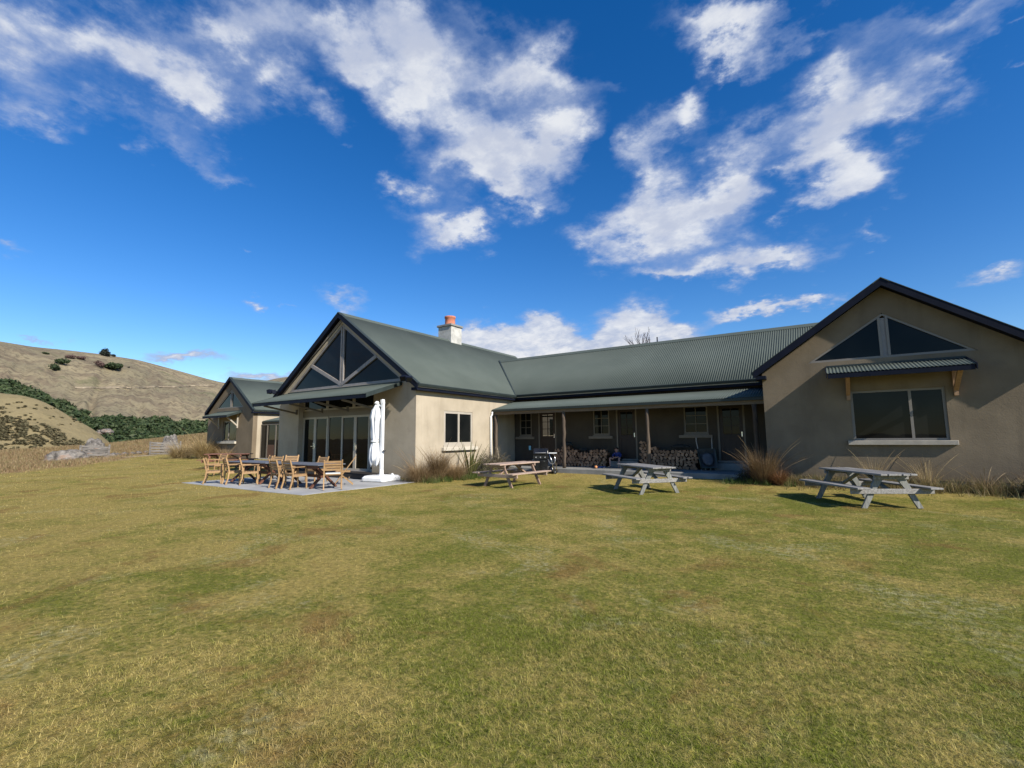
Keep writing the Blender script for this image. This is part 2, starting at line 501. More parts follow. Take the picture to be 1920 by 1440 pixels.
def m_leafy(name, cols, trans=.25, rough=.6, hgrad=None):
    """foliage whose every leaf or blade takes its own tone"""
    def f(N, b, o):
        gi = N.n('ShaderNodeNewGeometry')
        rnd = gi.outputs['Random Per Island']
        cr = N.n('ShaderNodeValToRGB', ins={0: rnd})
        e = cr.color_ramp.elements
        e[0].color = tuple(cols[0])+(1,)
        e[1].color = tuple(cols[-1])+(1,)
        for i, c in enumerate(cols[1:-1]):
            k = e.new((i+1)/(len(cols)-1))
            k.color = tuple(c)+(1,)
        base = cr.outputs[0]
        if hgrad:
            z = N.n('ShaderNodeSeparateXYZ', ins={0: objco(N)}).outputs[2]
            base = N.mix(N.ramp(z, hgrad[0], hgrad[1]), hgrad[2], base)
        setin(N, b, col=base, rough=rough, spec=.25)
        tr = N.n('ShaderNodeBsdfTranslucent', ins={'Color': base})
        mxs = N.n('ShaderNodeMixShader', ins={0: trans, 1: b.outputs[0], 2: tr.outputs[0]})
        N.t.links.new(mxs.outputs[0], o.inputs[0])
    return mat(name, f)


STRAW = m_leafy('straw_tussock', [(.30, .20, .10), (.42, .31, .16), (.20, .12, .06), (.36, .24, .12)])
BRONZE = m_leafy('bronze_tussock', [(.16, .100, .048), (.23, .155, .072), (.11, .062, .032), (.30, .22, .12)])
GOLDT = m_leafy('gold_tussock', [(.40, .29, .13), (.50, .38, .19), (.30, .20, .09)])
FLAXM = m_leafy('flax_leaf', [(.055, .075, .025), (.09, .10, .03), (.16, .13, .05)])
YFLAX = m_leafy('yellow_leaf', [(.34, .30, .06), (.40, .36, .12)])
GREYSH = m_leafy('grey_shrub', [(.10, .085, .05), (.17, .14, .09), (.085, .085, .035), (.21, .165, .11)])
DARKSH = m_leafy('dark_shrub', [(.030, .028, .018), (.055, .045, .028), (.045, .06, .02)])
WEEDM = m_leafy('weeds', [(.10, .12, .03), (.17, .15, .05), (.32, .24, .12), (.20, .14, .065), (.25, .19, .085)])
LOWGR = m_leafy('lush_grass', [(.045, .085, .014), (.075, .12, .022), (.11, .13, .035)])
BARK = plain('bark', (.10, .085, .075), .9, .25, 9, .2)
FIELDG = m_leafy('tall_field_grass', [(.34, .26, .12), (.29, .165, .09), (.42, .33, .17), (.27, .175, .09), (.23, .215, .075), (.33, .20, .11)], .35)

# ------------------------------------------------------------------ mesh helpers


class MB:
    def __init__(self):
        self.v, self.f = [], []

    def add(self, vs, fs):
        k = len(self.v)
        self.v += [tuple(p) for p in vs]
        self.f += [tuple(i+k for i in q) for q in fs]

    def box(self, lo, hi, fr=None):
        vs = [Vector((x, y, z)) for z in (lo[2], hi[2]) for y in (lo[1], hi[1]) for x in (lo[0], hi[0])]
        if fr:
            vs = [fr(*p) for p in vs]
        self.add(vs, [(0, 2, 3, 1), (4, 5, 7, 6), (0, 1, 5, 4), (1, 3, 7, 5), (3, 2, 6, 7), (2, 0, 4, 6)])
        return self

    def prism(self, poly, c0, c1, fr=None):
        """poly in (a,b), extruded over c"""
        n = len(poly)
        vs = [Vector((a, b, c0)) for a, b in poly]+[Vector((a, b, c1)) for a, b in poly]
        if fr:
            vs = [fr(*p) for p in vs]
        fs = [tuple(range(n))[::-1], tuple(range(n, 2*n))]+[(i, (i+1) % n, n+(i+1) % n, n+i) for i in range(n)]
        self.add(vs, fs)
        return self

    def beam(self, p, q, w, h, up=(0, 0, 1)):
        p, q = Vector(p), Vector(q)
        d = (q-p).normalized()
        upv = Vector(up)
        if abs(d.dot(upv)) > .98:
            upv = Vector((0, 1, 0))
        s = d.cross(upv).normalized()
        t = s.cross(d).normalized()
        vs = []
        for c in (p, q):
            for a, b in ((-1, -1), (1, -1), (1, 1), (-1, 1)):
                vs.append(c+s*(a*w/2)+t*(b*h/2))
        self.add(vs, [(3, 2, 1, 0), (4, 5, 6, 7), (0, 1, 5, 4), (1, 2, 6, 5), (2, 3, 7, 6), (3, 0, 4, 7)])
        return self

    def tube(self, pts, rs, n=8, cap=True):
        pts = [Vector(p) for p in pts]
        if not isinstance(rs, (list, tuple)):
            rs = [rs]*len(pts)
        rings = []
        prev = None
        for i, p in enumerate(pts):
            d = (pts[min(i+1, len(pts)-1)]-pts[max(i-1, 0)]).normalized()
            if prev is None:
                s = d.orthogonal().normalized()
            else:
                s = (prev-d*prev.dot(d)).normalized()
            prev = s
            t = d.cross(s)
            rings.append([p+(s*math.cos(2*math.pi*k/n)+t*math.sin(2*math.pi*k/n))*rs[i] for k in range(n)])
        vs = [q for r in rings for q in r]
        fs = []
        for i in range(len(pts)-1):
            for k in range(n):
                a, b = i*n+k, i*n+(k+1) % n
                fs.append((a, b, b+n, a+n))
        if cap:
            fs.append(tuple(range(n))[::-1])
            fs.append(tuple(range((len(pts)-1)*n, len(pts)*n)))
        self.add(vs, fs)
        return self

    def lathe(self, prof, n=16, c=(0, 0, 0)):
        vs, fs = [], []
        for r, z in prof:
            for k in range(n):
                vs.append((c[0]+r*math.cos(2*math.pi*k/n), c[1]+r*math.sin(2*math.pi*k/n), c[2]+z))
        for i in range(len(prof)-1):
            for k in range(n):
                a, b = i*n+k, i*n+(k+1) % n
                fs.append((a, b, b+n, a+n))
        fs.append(tuple(range(n))[::-1])
        fs.append(tuple(range((len(prof)-1)*n, len(prof)*n)))
        self.add(vs, fs)
        return self

    def mesh(self, name, m, smooth=False):
        me = bpy.data.meshes.new(name)
        me.from_pydata(self.v, [], self.f)
        if m:
            me.materials.append(m)
        if smooth:
            me.polygons.foreach_set('use_smooth', [True]*len(me.polygons))
        me.update()
        return me

    def build(self, name, m, parent=None, loc=None, smooth=False, fixn=False):
        me = self.mesh(name, m, smooth)
        if fixn:
            bm = bmesh.new()
            bm.from_mesh(me)
            bmesh.ops.recalc_face_normals(bm, faces=bm.faces)
            bm.to_mesh(me)
            bm.free()
        return link(name, me, parent, loc)


def link(name, me, parent=None, loc=None):
    o = bpy.data.objects.new(name, me)
    COL.objects.link(o)
    if parent is not None:
        o.parent = parent
    if loc is not None:
        o.location = loc
    return o


def bevel(o, w=.006, seg=1):
    md = o.modifiers.new('bevel', 'BEVEL')
    md.width = w
    md.segments = seg
    md.limit_method = 'ANGLE'
    return o


def tag(o, label=None, cat=None, group=None, kind=None):
    if label:
        o['label'] = label
    if cat:
        o['category'] = cat
    if group:
        o['group'] = group
    if kind:
        o['kind'] = kind
    return o


def empty(name, loc, rz=0.0, label=None, cat=None, group=None):
    o = bpy.data.objects.new(name, None)
    COL.objects.link(o)
    o.location = loc
    o.rotation_euler = (0, 0, rz)
    o.empty_display_size = .3
    return tag(o, label, cat, group)


def copy_tree(o, parent=None):
    c = o.copy()
    COL.objects.link(c)
    if parent is not None:
        c.parent = parent
    for ch in list(o.children):
        copy_tree(ch, c)
    return c


def np_mesh(name, verts, faces_flat, loop_tot, m, smooth=False):
    me = bpy.data.meshes.new(name)
    nv, nf = len(verts), len(loop_tot)
    me.vertices.add(nv)
    me.vertices.foreach_set('co', np.asarray(verts, dtype=np.float32).ravel())
    me.loops.add(len(faces_flat))
    me.loops.foreach_set('vertex_index', np.asarray(faces_flat, dtype=np.int32))
    me.polygons.add(nf)
    st = np.concatenate(([0], np.cumsum(loop_tot)[:-1])).astype(np.int32)
    me.polygons.foreach_set('loop_start', st)
    me.polygons.foreach_set('loop_total', np.asarray(loop_tot, dtype=np.int32))
    if smooth:
        me.polygons.foreach_set('use_smooth', np.ones(nf, dtype=bool))
    me.update(calc_edges=True)
    me.validate()
    if m:
        me.materials.append(m)
    return me


# ------------------------------------------------------------------ terrain
def sstep(a, b, x):
    t = np.clip((x-a)/(b-a), 0, 1)
    return t*t*(3-2*t)


AZ_K = np.array([-180, -120, -60, 0, 40, 76, 110, 140, 152, 156.6, 160.5, 164.5, 168, 171.1, 176.5, 180.0])
CREST = np.array([.3, 0, 0, 0, .4, .6, 1.2, 2.2, 2.4, 2.25, 1.72, 1.18, .92, .69, .4, .3])
EDGE_A = np.array([-180, -150, 60, 140, 152, 157, 160.4, 162.7, 167.7, 170.8, 176, 180.0])
EDGE_R = np.array([36, 60, 60, 60, 62, 58, 55.5, 47, 40, 35.7, 35, 36.0])
AX0 = np.array([-8.0, 15.0])


def ground_z(x, y):
    x, y = np.asarray(x, float), np.asarray(y, float)
    r = np.hypot(x, y)
    az = np.degrees(np.arctan2(y, x))
    cr = np.interp(az, AZ_K, CREST)
    z = .12*sstep(14.8, 17.2, y)*sstep(-15, -12, x)
    z = z+.055*sstep(-21.5, -20.2, x)*sstep(-10.6, -11.9, x)*sstep(6.2, 7.6, y)*sstep(16, 13, y)
    z = z+.27*sstep(9, 16, y)*sstep(-21, -31, x)
    far = sstep(-30, -5, y)
    cr = 1.6+(cr-1.6)*70/62
    z = z+(cr-z)*sstep(54, 70, r)*far
    drop = sstep(72, 150, r)*far
    z = z*(1-drop) + drop*(-13.0)
    z = z+.018*np.sin(x*1.3+.6*y)*np.sin(y*1.1-.4*x)*sstep(3, 8, r)*.6
    return z


def gz(x, y):
    return float(ground_z(x, y))


na, nr = 720, 150
radii = np.concatenate(([0.0], np.geomspace(.6, 5000, nr)))
ang = np.linspace(-math.pi, math.pi, na, endpoint=False)
RR, AA = np.meshgrid(radii[1:], ang, indexing='ij')
gx, gy = RR*np.cos(AA), RR*np.sin(AA)
gzv = ground_z(gx, gy)
verts = np.vstack(([[0, 0, gz(0, 0)]], np.stack((gx, gy, gzv), -1).reshape(-1, 3)))
ii, jj = np.meshgrid(np.arange(nr-1), np.arange(na), indexing='ij')
a_ = 1+ii*na+jj
b_ = 1+ii*na+(jj+1) % na
quads = np.stack((a_, a_+na, b_+na, b_), -1).reshape(-1, 4)
tri = np.stack((np.zeros(na, int), 1+np.arange(na), 1+(np.arange(na)+1) % na), -1)
fl = np.concatenate((tri.ravel(), quads.ravel()))
lt = np.concatenate((np.full(na, 3), np.full(len(quads), 4)))
gme = np_mesh('ground', verts, fl, lt, m_ground(), True)
er = np.interp(np.degrees(AA), EDGE_A, EDGE_R)
fieldv = sstep(-.8, 1.2, RR-er+1.2*np.sin(gx*.9)*np.sin(gy*.7))
attr = gme.attributes.new('field', 'FLOAT', 'POINT')
attr.data.foreach_set('value', np.concatenate(([0], fieldv.ravel())).astype(np.float32))
tag(link('ground', gme), kind='structure')


# hills: height fields with a ridge at its real distance
def hill(name, ridge, dist_fn, foot, foot_z, back, m, rows=60, amp=2.0, nscale=.02, prof=1.0, roughen=0.0, gully=0.0):
    """ridge: list of photo pixels the skyline passes through; dist_fn(px) is the ridge's distance in metres"""
    px = np.array([p[0] for p in ridge], float)
    py = np.array([p[1] for p in ridge], float)
    xs = np.arange(px[0], px[-1]+.1, 5.0)
    ys = np.interp(xs, px, py)
    k = np.ones(5)/5
    ys[2:-2] = np.convolve(ys, k, 'valid')
    vs = []
    ts = np.concatenate((np.linspace(0, 1, rows), np.linspace(1, 1+back, 14)[1:]))
    for i, x in enumerate(xs):
        dr = dist_fn(x)
        top = at(x, ys[i], dr)
        hd = Vector((top.x, top.y, 0)).normalized()
        for t in ts:
            d = foot+(dr-foot)*t
            if t <= 1:
                s = t**prof
                s = s*s*(3-2*s)*.45+s*.55
                z = foot_z+(top.z-foot_z)*s
            else:
                z = top.z-(top.z-foot_z)*((t-1)/back)**1.6
            p = hd*d
            e = min(1, t*4)*(1-math.exp(-abs(t-1)*9))
            z += amp*e*(noise.fractal(Vector((p.x*nscale, p.y*nscale, 3.1)), .9, 2.1, 5))
            if gully:
                a_ = math.atan2(p.y, p.x)
                g_ = noise.fractal(Vector((a_*42+.004*d, d*.0022, 7.7)), 1.0, 2.0, 4)
                z += gully*e*math.sin(min(1, max(0, t))*math.pi)*(-abs(g_)*1.6+.5)
            if roughen:
                z += roughen*e*noise.noise(Vector((p.x*.13, p.y*.13, 9)))
            vs.append((p.x, p.y, z))
    nt = len(ts)
    f = []
    for i in range(len(xs)-1):
        for j in range(nt-1):
            f.append((i*nt+j, (i+1)*nt+j, (i+1)*nt+j+1, i*nt+j+1))
    me = bpy.data.meshes.new(name)
    me.from_pydata(vs, [], f)
    me.materials.append(m)
    me.polygons.foreach_set('use_smooth', [True]*len(me.polygons))
    bm = bmesh.new()
    bm.from_mesh(me)
    bmesh.ops.recalc_face_normals(bm, faces=bm.faces)
    if sum(q.normal.z for q in bm.faces) < 0:
        bmesh.ops.reverse_faces(bm, faces=bm.faces)
    bm.to_mesh(me)
    bm.free()
    o = tag(link(name, me), kind='structure')
    from mathutils.bvhtree import BVHTree
    return o, BVHTree.FromPolygons(vs, f)


def m_farhill():
    def f(N, b, o):
        p = worldpos(N)
        n = N.noise(p, .012, 7, .62, .3)
        n2 = N.noise(p, .06, 7, .68, .3)
        n3 = N.noise(p, .3, 6, .7)
        base = N.mix(N.ramp(n, .36, .64), (.205, .175, .108), (.28, .228, .138))
        base = N.mix(N.math('MULTIPLY', N.ramp(n2, .46, .60), .75), base, (.158, .122, .082))
        base = N.mix(N.math('MULTIPLY', N.ramp(n3, .50, .60), .6), base, (.075, .06, .045))
        base = N.mix(N.math('MULTIPLY', N.ramp(N.noise(p, .035, 5, .6), .58, .68), .5), base, (.11, .115, .055))
        setin(N, b, col=base, rough=.95, spec=.1, normal=bump(N, N.math('ADD', n2, N.math('MULTIPLY', n3, .6)), 2.2, .6))
    return mat('far_hill', f)


def m_nearhill():
    def f(N, b, o):
        p = worldpos(N)
        n = N.noise(p, .05, 6, .6, .2)
        n2 = N.noise(p, .45, 7, .68)
        base = N.mix(N.ramp(n, .36, .64), (.19, .150, .078), (.24, .192, .10))
        base = N.mix(N.math('MULTIPLY', N.ramp(n2, .52, .7), .5), base, (.12, .10, .045))
        setin(N, b, col=base, rough=.95, spec=.1, normal=bump(N, n2, .8, .7))
    return mat('near_hill', f)


FAR_R = [(-700, 520), (-400, 580), (-200, 612), (0, 640), (60, 650), (130, 657), (190, 664), (260, 675), (320, 691), (370, 705), (412, 717),
         (450, 722), (490, 716), (520, 709), (560, 704), (640, 710), (760, 722), (900, 740), (1100, 745), (1400, 740), (2000, 730), (2300, 720)]
hill_far, bvh_far = hill('far_hill', FAR_R, lambda x: 560+60*math.sin(x*.004)+(70 if x > 430 else 0), 150, -16, .7, m_farhill(), 110, 3.2, .018, 1.25, .7, 3.4)
NEAR_R = [(-600, 640), (-300, 668), (-100, 712), (0, 737), (40, 741), (75, 750), (105, 765), (135, 783), (160, 796), (180, 808), (197, 822), (215, 838), (240, 870)]
hill_near, bvh_near = hill('near_hill', NEAR_R, lambda x: 150-.06*x, 95, -14, .9, m_nearhill(), 50, .9, .05, .9, .25)


def drop(bvh, x, y):
    h = bvh.ray_cast(Vector((x, y, 500)), Vector((0, 0, -1)))
    return h[0].z if h[0] is not None else None


def sight(bvh, px, py):
    h = bvh.ray_cast(EYE, ray(px, py).normalized())
    return h[0]


# benched farm track across the far hill
trk = [(140, 728), (180, 729), (230, 728.5), (290, 727), (350, 725.5), (414, 723)]
tv, tf = [], []
tp = []
for k in range(len(trk)-1):
    for s in range(8):
        q = s/8
        h = sight(bvh_far, trk[k][0]*(1-q)+trk[k+1][0]*q, trk[k][1]*(1-q)+trk[k+1][1]*q+.6*math.sin((k*8+s)*.7))
        if h is not None:
            tp.append(h)
for p in tp:
    hd = Vector((p.x, p.y, 0)).normalized()
    wv = .8+.5*noise.noise(p*.05)
    tv += [p-hd*wv+Vector((0, 0, .05)), p-hd*wv*.6+Vector((0, 0, .9)), p+hd*wv+Vector((0, 0, 1.3+.8*noise.noise(p*.11)))]
for k in range(len(tp)-1):
    a = k*3
    tf += [(a, a+3, a+4, a+1), (a+1, a+4, a+5, a+2)]
tb = MB()
tb.add(tv, tf)
tag(tb.build('hill_track', plain('track_gravel', (.245, .20, .14), .95, .25, .2, .1), fixn=True), kind='structure')


# ---- foliage clumps -------------------------------------------------------
def leaf_cloud(n, rx, ry, rz, size, seed, cz=None, lumps=7, inner=.45):
    """quads spread through an uneven crown; returns verts (n*4,3)"""
    rg = np.random.default_rng(seed)
    lc = rg.normal(size=(lumps, 3))
    lc /= np.linalg.norm(lc, axis=1)[:, None]
    lc *= rg.uniform(.25, .7, (lumps, 1))
    lc[:, 2] = np.abs(lc[:, 2])*.8-.1
    lr = rg.uniform(.3, .55, lumps)
    k = rg.integers(0, lumps, n)
    d = rg.normal(size=(n, 3))
    d /= np.linalg.norm(d, axis=1)[:, None]
    rad = lr[k][:, None]*rg.uniform(inner, 1.0, (n, 1))
    c = (lc[k]+d*rad)*np.array([rx, ry, rz])
    u = rg.normal(size=(n, 3))
    u -= d*(u*d).sum(1)[:, None]*.5
    u /= np.linalg.norm(u, axis=1)[:, None]
    w = np.cross(u, rg.normal(size=(n, 3)))
    w /= np.linalg.norm(w, axis=1)[:, None]
    s = size*rg.uniform(.6, 1.35, (n, 1))
    q = np.stack((c-u*s, c+w*s*.5, c+u*s, c-w*s*.5), 1)
    return q.reshape(-1, 3)


def quads_mesh(name, v, m):
    n = len(v)//4
    return np_mesh(name, v, np.arange(n*4), np.full(n, 4), m)


FORM = m_leafy('forest_leaf', [(.020, .038, .013), (.036, .060, .021), (.060, .084, .030), (.030, .048, .021), (.085, .10, .045)], .15, .7)
# valley forest: too many crowns to count, one mass
FTOP = np.array([(-700, 640), (-300, 680), (0, 712), (60, 730), (90, 747), (120, 757), (150, 768), (180, 777), (230, 781), (300, 786), (390, 790), (470, 795), (700, 800), (1000, 800), (2300, 800)], float)
fr = []
rg = np.random.default_rng(5)
tries = 0
protos = [leaf_cloud(210, 1, 1, .8, .22, 100+i, lumps=7) for i in range(6)]
cnt = 0
while tries < 24000 and cnt < 2000:
    tries += 1
    x = rg.uniform(-120, 560)
    # even in ground area: choose a distance
    d = math.sqrt(rg.uniform(155**2, 470**2))
    hd = ray(x, 800)
    hd = Vector((hd.x, hd.y, 0)).normalized()
    p = hd*d
    z = drop(bvh_far, p.x, p.y)
    if z is None:
        continue
    v = Vector((p.x, p.y, z+3.0))-EYE
    c = v.dot(CF)
    sx, sy = 960+FPX*v.dot(CR)/c, 720-FPX*v.dot(CU)/c
    if sy < np.interp(sx, FTOP[:, 0], FTOP[:, 1])+3*noise.noise(Vector((sx*.05, 1, 2))) or sy > 846:
        continue
    if 168 < sx < 222 and 797 < sy < 812:
        continue
    s = rg.uniform(2.4, 4.6)*(.8+d/900)
    a = rg.uniform(0, 6.28)
    q = protos[rg.integers(0, 6)]*s*np.array([1, 1, rg.uniform(.75, 1.15)])
    q = np.stack((q[:, 0]*math.cos(a)-q[:, 1]*math.sin(a), q[:, 0]*math.sin(a)+q[:, 1]*math.cos(a), q[:, 2]), -1)
    fr.append(q+np.array([p.x, p.y, z+s*.35]))
    cnt += 1
tag(link('valley_forest', quads_mesh('valley_forest', np.concatenate(fr), FORM)), 'dark green native forest filling the valley below the tussock hill', 'forest', kind='stuff')

# scrub on the near hill's lower face
fr = []
rg = np.random.default_rng(8)
protos_s = [leaf_cloud(40, 1, 1, .7, .34, 200+i, lumps=4) for i in range(4)]
for _ in range(2600):
    sx = rg.uniform(-120, 175)
    top = np.interp(sx, [-120, 0, 60, 110, 150, 175], [765, 778, 788, 806, 826, 840])
    sy = top+abs(rg.normal())*28 + rg.uniform(0, 8)
    if rg.uniform() < .05:
        sy = rg.uniform(752, 800)
    if sy > 852 or noise.noise(Vector((sx*.06, sy*.12, 5))) < -.12:
        continue
    h = sight(bvh_near, sx, sy)
    if h is None:
        continue
    s = rg.uniform(.22, .62)
    fr.append(protos_s[rg.integers(0, 4)]*s*np.array([1.2, 1.2, .8])+np.array([h.x, h.y, h.z+s*.15]))
SCRUB = m_leafy('hill_scrub', [(.105, .09, .045), (.13, .105, .053), (.075, .07, .034), (.15, .12, .065)], .1, .8)
tag(link('hill_scrub', quads_mesh('hill_scrub', np.concatenate(fr), SCRUB)), 'dark low scrub scattered over the lower face of the near hill', 'scrub', kind='stuff')

# bushes one can tell apart on the far hill
RUST = m_leafy('rust_scrub', [(.12, .075, .065), (.09, .055, .048), (.15, .10, .08)], .1, .8)


def hill_bush(px, py, w, h, m, label, seed, cat='bush', name='hill_bush', n=420, parts=4):
    base = sight(bvh_far, px, py)
    if base is None:
        base = at(px, py, 560)
        z = drop(bvh_far, base.x, base.y)
        base = Vector((base.x, base.y, z if z else base.z))
    d = math.hypot(base.x, base.y)
    mpp = d/FPX*.82
    rx, rz = w*mpp*.85, h*mpp*.85
    v = leaf_cloud(int(n*2.2), rx, rx*.8, rz, max(rx, rz)*.09, seed, lumps=parts+3, inner=.3)
    v[:, 2] += rz*.42
    t = empty(name, base, 0, label, cat)
    link('crown', quads_mesh('crown', v, m), t)
    tr = MB()
    for k in range(3):
        a = k*2.1
        tr.tube([(0, 0, -.6), (rx*.2*math.cos(a), rx*.2*math.sin(a), rz*.3), (rx*.4*math.cos(a), rx*.4*math.sin(a), rz*.8)], [.28, .2, .08], 5)
    tr.build('trunk', BARK, t)
    return t


HB = m_leafy('hill_bush_leaf', [(.022, .040, .016), (.038, .058, .022), (.055, .07, .03)], .12, .7)
HBD = m_leafy('crest_tree_leaf', [(.016, .022, .018), (.026, .034, .024), (.034, .042, .03)], .1, .7)
hill_bush(199, 668, 19, 15, HBD, 'round dark tree standing alone on the crest of the far hill', 301, 'tree', 'hill_tree')
hill_bush(213, 669, 8, 5, HBD, 'small dark bush just right of the crest tree', 302)
hill_bush(216, 692, 28, 12, HB, 'widest green thicket on the far hill slope, below the crest tree', 303, n=700, parts=8)
hill_bush(103, 695, 15, 13, HB, 'green bush clump at the left of the far hill slope', 304)
hill_bush(115, 683, 20, 11, HB, 'green thicket just above the left bush clump on the far slope', 305)
hill_bush(131, 672, 14, 7, RUST, 'rust coloured scrub patch above the left green thickets', 306)
hill_bush(152, 674, 13, 6, RUST, 'rust coloured scrub patch between the two green thickets', 307)
hill_bush(185, 687, 16, 10, RUST, 'rust coloured scrub patch touching the wide green thicket', 308)
hill_bush(242, 690, 3.5, 3, HBD, 'tiny dark bush just right of the wide green thicket', 309)
hill_bush(86, 664, 10, 3, HB, 'faint low green patch near the far hill skyline', 310)


def boulder(name, loc, sx, sy, sz, seed, label, cat='boulder', rot=0.0, sub=4, flat=.0):
    bm = bmesh.new()
    bmesh.ops.create_icosphere(bm, subdivisions=sub, radius=1.0)
    for v in bm.verts:
        p = v.co.copy()
        k = 1+.28*noise.fractal(p*1.1+Vector((seed, seed*.7, 0)), 1, 2, 3)+.16*noise.noise(p*3.0+Vector((0, seed, 1)))+.035*noise.noise(p*9+Vector((seed, 0, 1)))
        crack = abs(noise.noise(Vector((p.x*1.6+seed, p.y*1.6, p.z*.5))))
        if crack < .06:
            k -= .12
        v.co = Vector((p.x*sx*k, p.y*sy*k, max(p.z*sz*k, -.25*sz)))
    me = bpy.data.meshes.new(name)
    bm.to_mesh(me)
    bm.free()
    me.materials.append(ROCK)
    me.polygons.foreach_set('use_smooth', [True]*len(me.polygons))
    o = link(name, me, None, loc)
    o.rotation_euler = (0, 0, rot)
    return tag(o, label, cat)


# rock outcrop above the near hill's shoulder
p = at(195, 806, 152)
oc = empty('rock_outcrop', (p.x, p.y, p.z-.9), 0, 'bare grey rock outcrop at the forest edge above the near hill', 'rocks')
for k, (dx, dy, dz, a, b, c) in enumerate([(-3.0, 0, .1, 1.5, 1.2, .6), (-1.1, .4, .4, 1.9, 1.3, .7), (1.0, .2, .5, 1.5, 1.2, .7), (2.7, 0, .3, 1.4, 1.1, .7), (.2, -1.2, -.1, 2.4, 1.2, .5)]):
    r = boulder('rock', (0, 0, 0), a, b, c, 3.3*k+1, None, None, 0, 3)
    r.parent = oc
    r.location = (dx, dy, dz)

# ------------------------------------------------------------------ LODGE
LB = Vector((-17.75, 12.9, 0))
lodge = empty('lodge', LB, 0, 'low plastered lodge with three gables, dark green corrugated roof and a long veranda', 'building')


class Fr:
    """wall frame: a along the wall, b up, c outwards"""

    def __init__(self, o, u, n):
        self.o, self.u, self.n = Vector(o), Vector(u), Vector(n)

    def __call__(self, a, b, c):
        return self.o+self.u*a+Vector((0, 0, b))+self.n*c


def part(mb, name, m, parent=lodge, smooth=False, fixn=True):
    o = mb.build(name, m, parent, None, smooth, fixn)
    if parent is lodge:
        o.location = -LB
    return o


def wall(fr, outer, holes, thick, name='wall', m=PLASTER):
    loops = [outer]+holes
    tri = tessellate_polygon([[Vector((a, b, 0)) for a, b in l] for l in loops])
    flat = [p for l in loops for p in l]
    n = len(flat)
    mb = MB()
    vs = [fr(a, b, 0) for a, b in flat]+[fr(a, b, -thick) for a, b in flat]
    fs = [tuple(t) for t in tri]+[tuple(n+i for i in t[::-1]) for t in tri]
    k = 0
    for l in loops:
        for i in range(len(l)):
            p, q = k+i, k+(i+1) % len(l)
            fs.append((p, q, q+n, p+n))
        k += len(l)
    mb.add(vs, fs)
    return part(mb, name, m)


def rect(a0, a1, b0, b1):
    return [(a0, b0), (a1, b0), (a1, b1), (a0, b1)]


def window(fr, a0, a1, b0, b1, mulls=(), bars=None, sill=None, fw=.06, c0=-.12, c1=-.04, mat_=PALE, name='window', glass=GLASS, sillm=SILLM):
    mb = MB()
    mb.box((a0, b0, c0), (a0+fw, b1, c1), fr).box((a1-fw, b0, c0), (a1, b1, c1), fr)
    mb.box((a0+fw, b0, c0), (a1-fw, b0+fw, c1), fr).box((a0+fw, b1-fw, c0), (a1-fw, b1, c1), fr)
    xs = [a0+fw]
    for m_ in mulls:
        mb.box((m_-fw/2, b0+fw, c0), (m_+fw/2, b1-fw, c1), fr)
        xs += [m_-fw/2, m_+fw/2]
    xs.append(a1-fw)
    w = part(mb, name, mat_)
    for i in range(0, len(xs), 2):
        part(MB().box((xs[i], b0+fw, (c0+c1)/2-.006), (xs[i+1], b1-fw, (c0+c1)/2+.006), fr), 'pane', glass, w)
    if bars:
        nx, ny = bars
        for i in range(1, nx):
            x = a0+fw+(a1-a0-2*fw)*i/nx
            part(MB().box((x-.012, b0+fw, c1-.035), (x+.012, b1-fw, c1-.004), fr), 'glazing_bar', mat_, w)
        for j in range(1, ny):
            z = b0+fw+(b1-b0-2*fw)*j/ny
            part(MB().box((a0+fw, z-.012, c1-.032), (a1-fw, z+.012, c1-.007), fr), 'glazing_bar', mat_, w)
    if sill:
        sa0, sa1, sb0, sb1, sd = sill
        bevel(part(MB().box((sa0, sb0, -.1), (sa1, sb1, sd), fr), 'sill', sillm, w), .008)
    return w


def tri_window(fr, polys, frames, c0=-.12, c1=-.04, mat_=PALE):
    """polys: glazed triangles; frames: list of (p, q, width) members in the wall plane"""
    mb = MB()
    for k, (p, q, w) in enumerate(frames):
        p, q = Vector(p), Vector(q)
        d = (q-p).normalized()
        s = Vector((-d.y, d.x))*(w/2)
        mb.prism([tuple(p-s), tuple(q-s), tuple(q+s), tuple(p+s)], c0+.002*k, c1+.003*k, fr)
    w = part(mb, 'gable_window', mat_)
    for pl in polys:
        part(MB().prism(pl, (c0+c1)/2-.006, (c0+c1)/2+.006, fr), 'pane', GLASS, w)
    return w


def corrugated(P0, u, L, v, Wd, pitch=.085, amp=.016, name='roof_sheet', parent=lodge, m=ROOF, seg=6):
    P0, u, v = Vector(P0), Vector(u).normalized(), Vector(v).normalized()
    n = u.cross(v).normalized()
    if n.z < 0:
        n = -n
    k = max(2, int(L/pitch*seg))
    vs, fs = [], []
    for i in range(k+1):
        s = i*L/k
        h = amp*math.cos(2*math.pi*s/pitch)
        for w in (0, Wd):
            for t in (0, -.004):
                vs.append(P0+u*s+v*w+n*(h+t))
    for i in range(k):
        a = i*4
        fs += [(a, a+4, a+6, a+2), (a+1, a+3, a+7, a+5), (a, a+1, a+5, a+4), (a+2, a+6, a+7, a+3)]
    mb = MB()
    mb.add(vs, fs)
    return part(mb, name, m, parent, True, False)


SL = .71
CA = 1/math.sqrt(1+SL*SL)


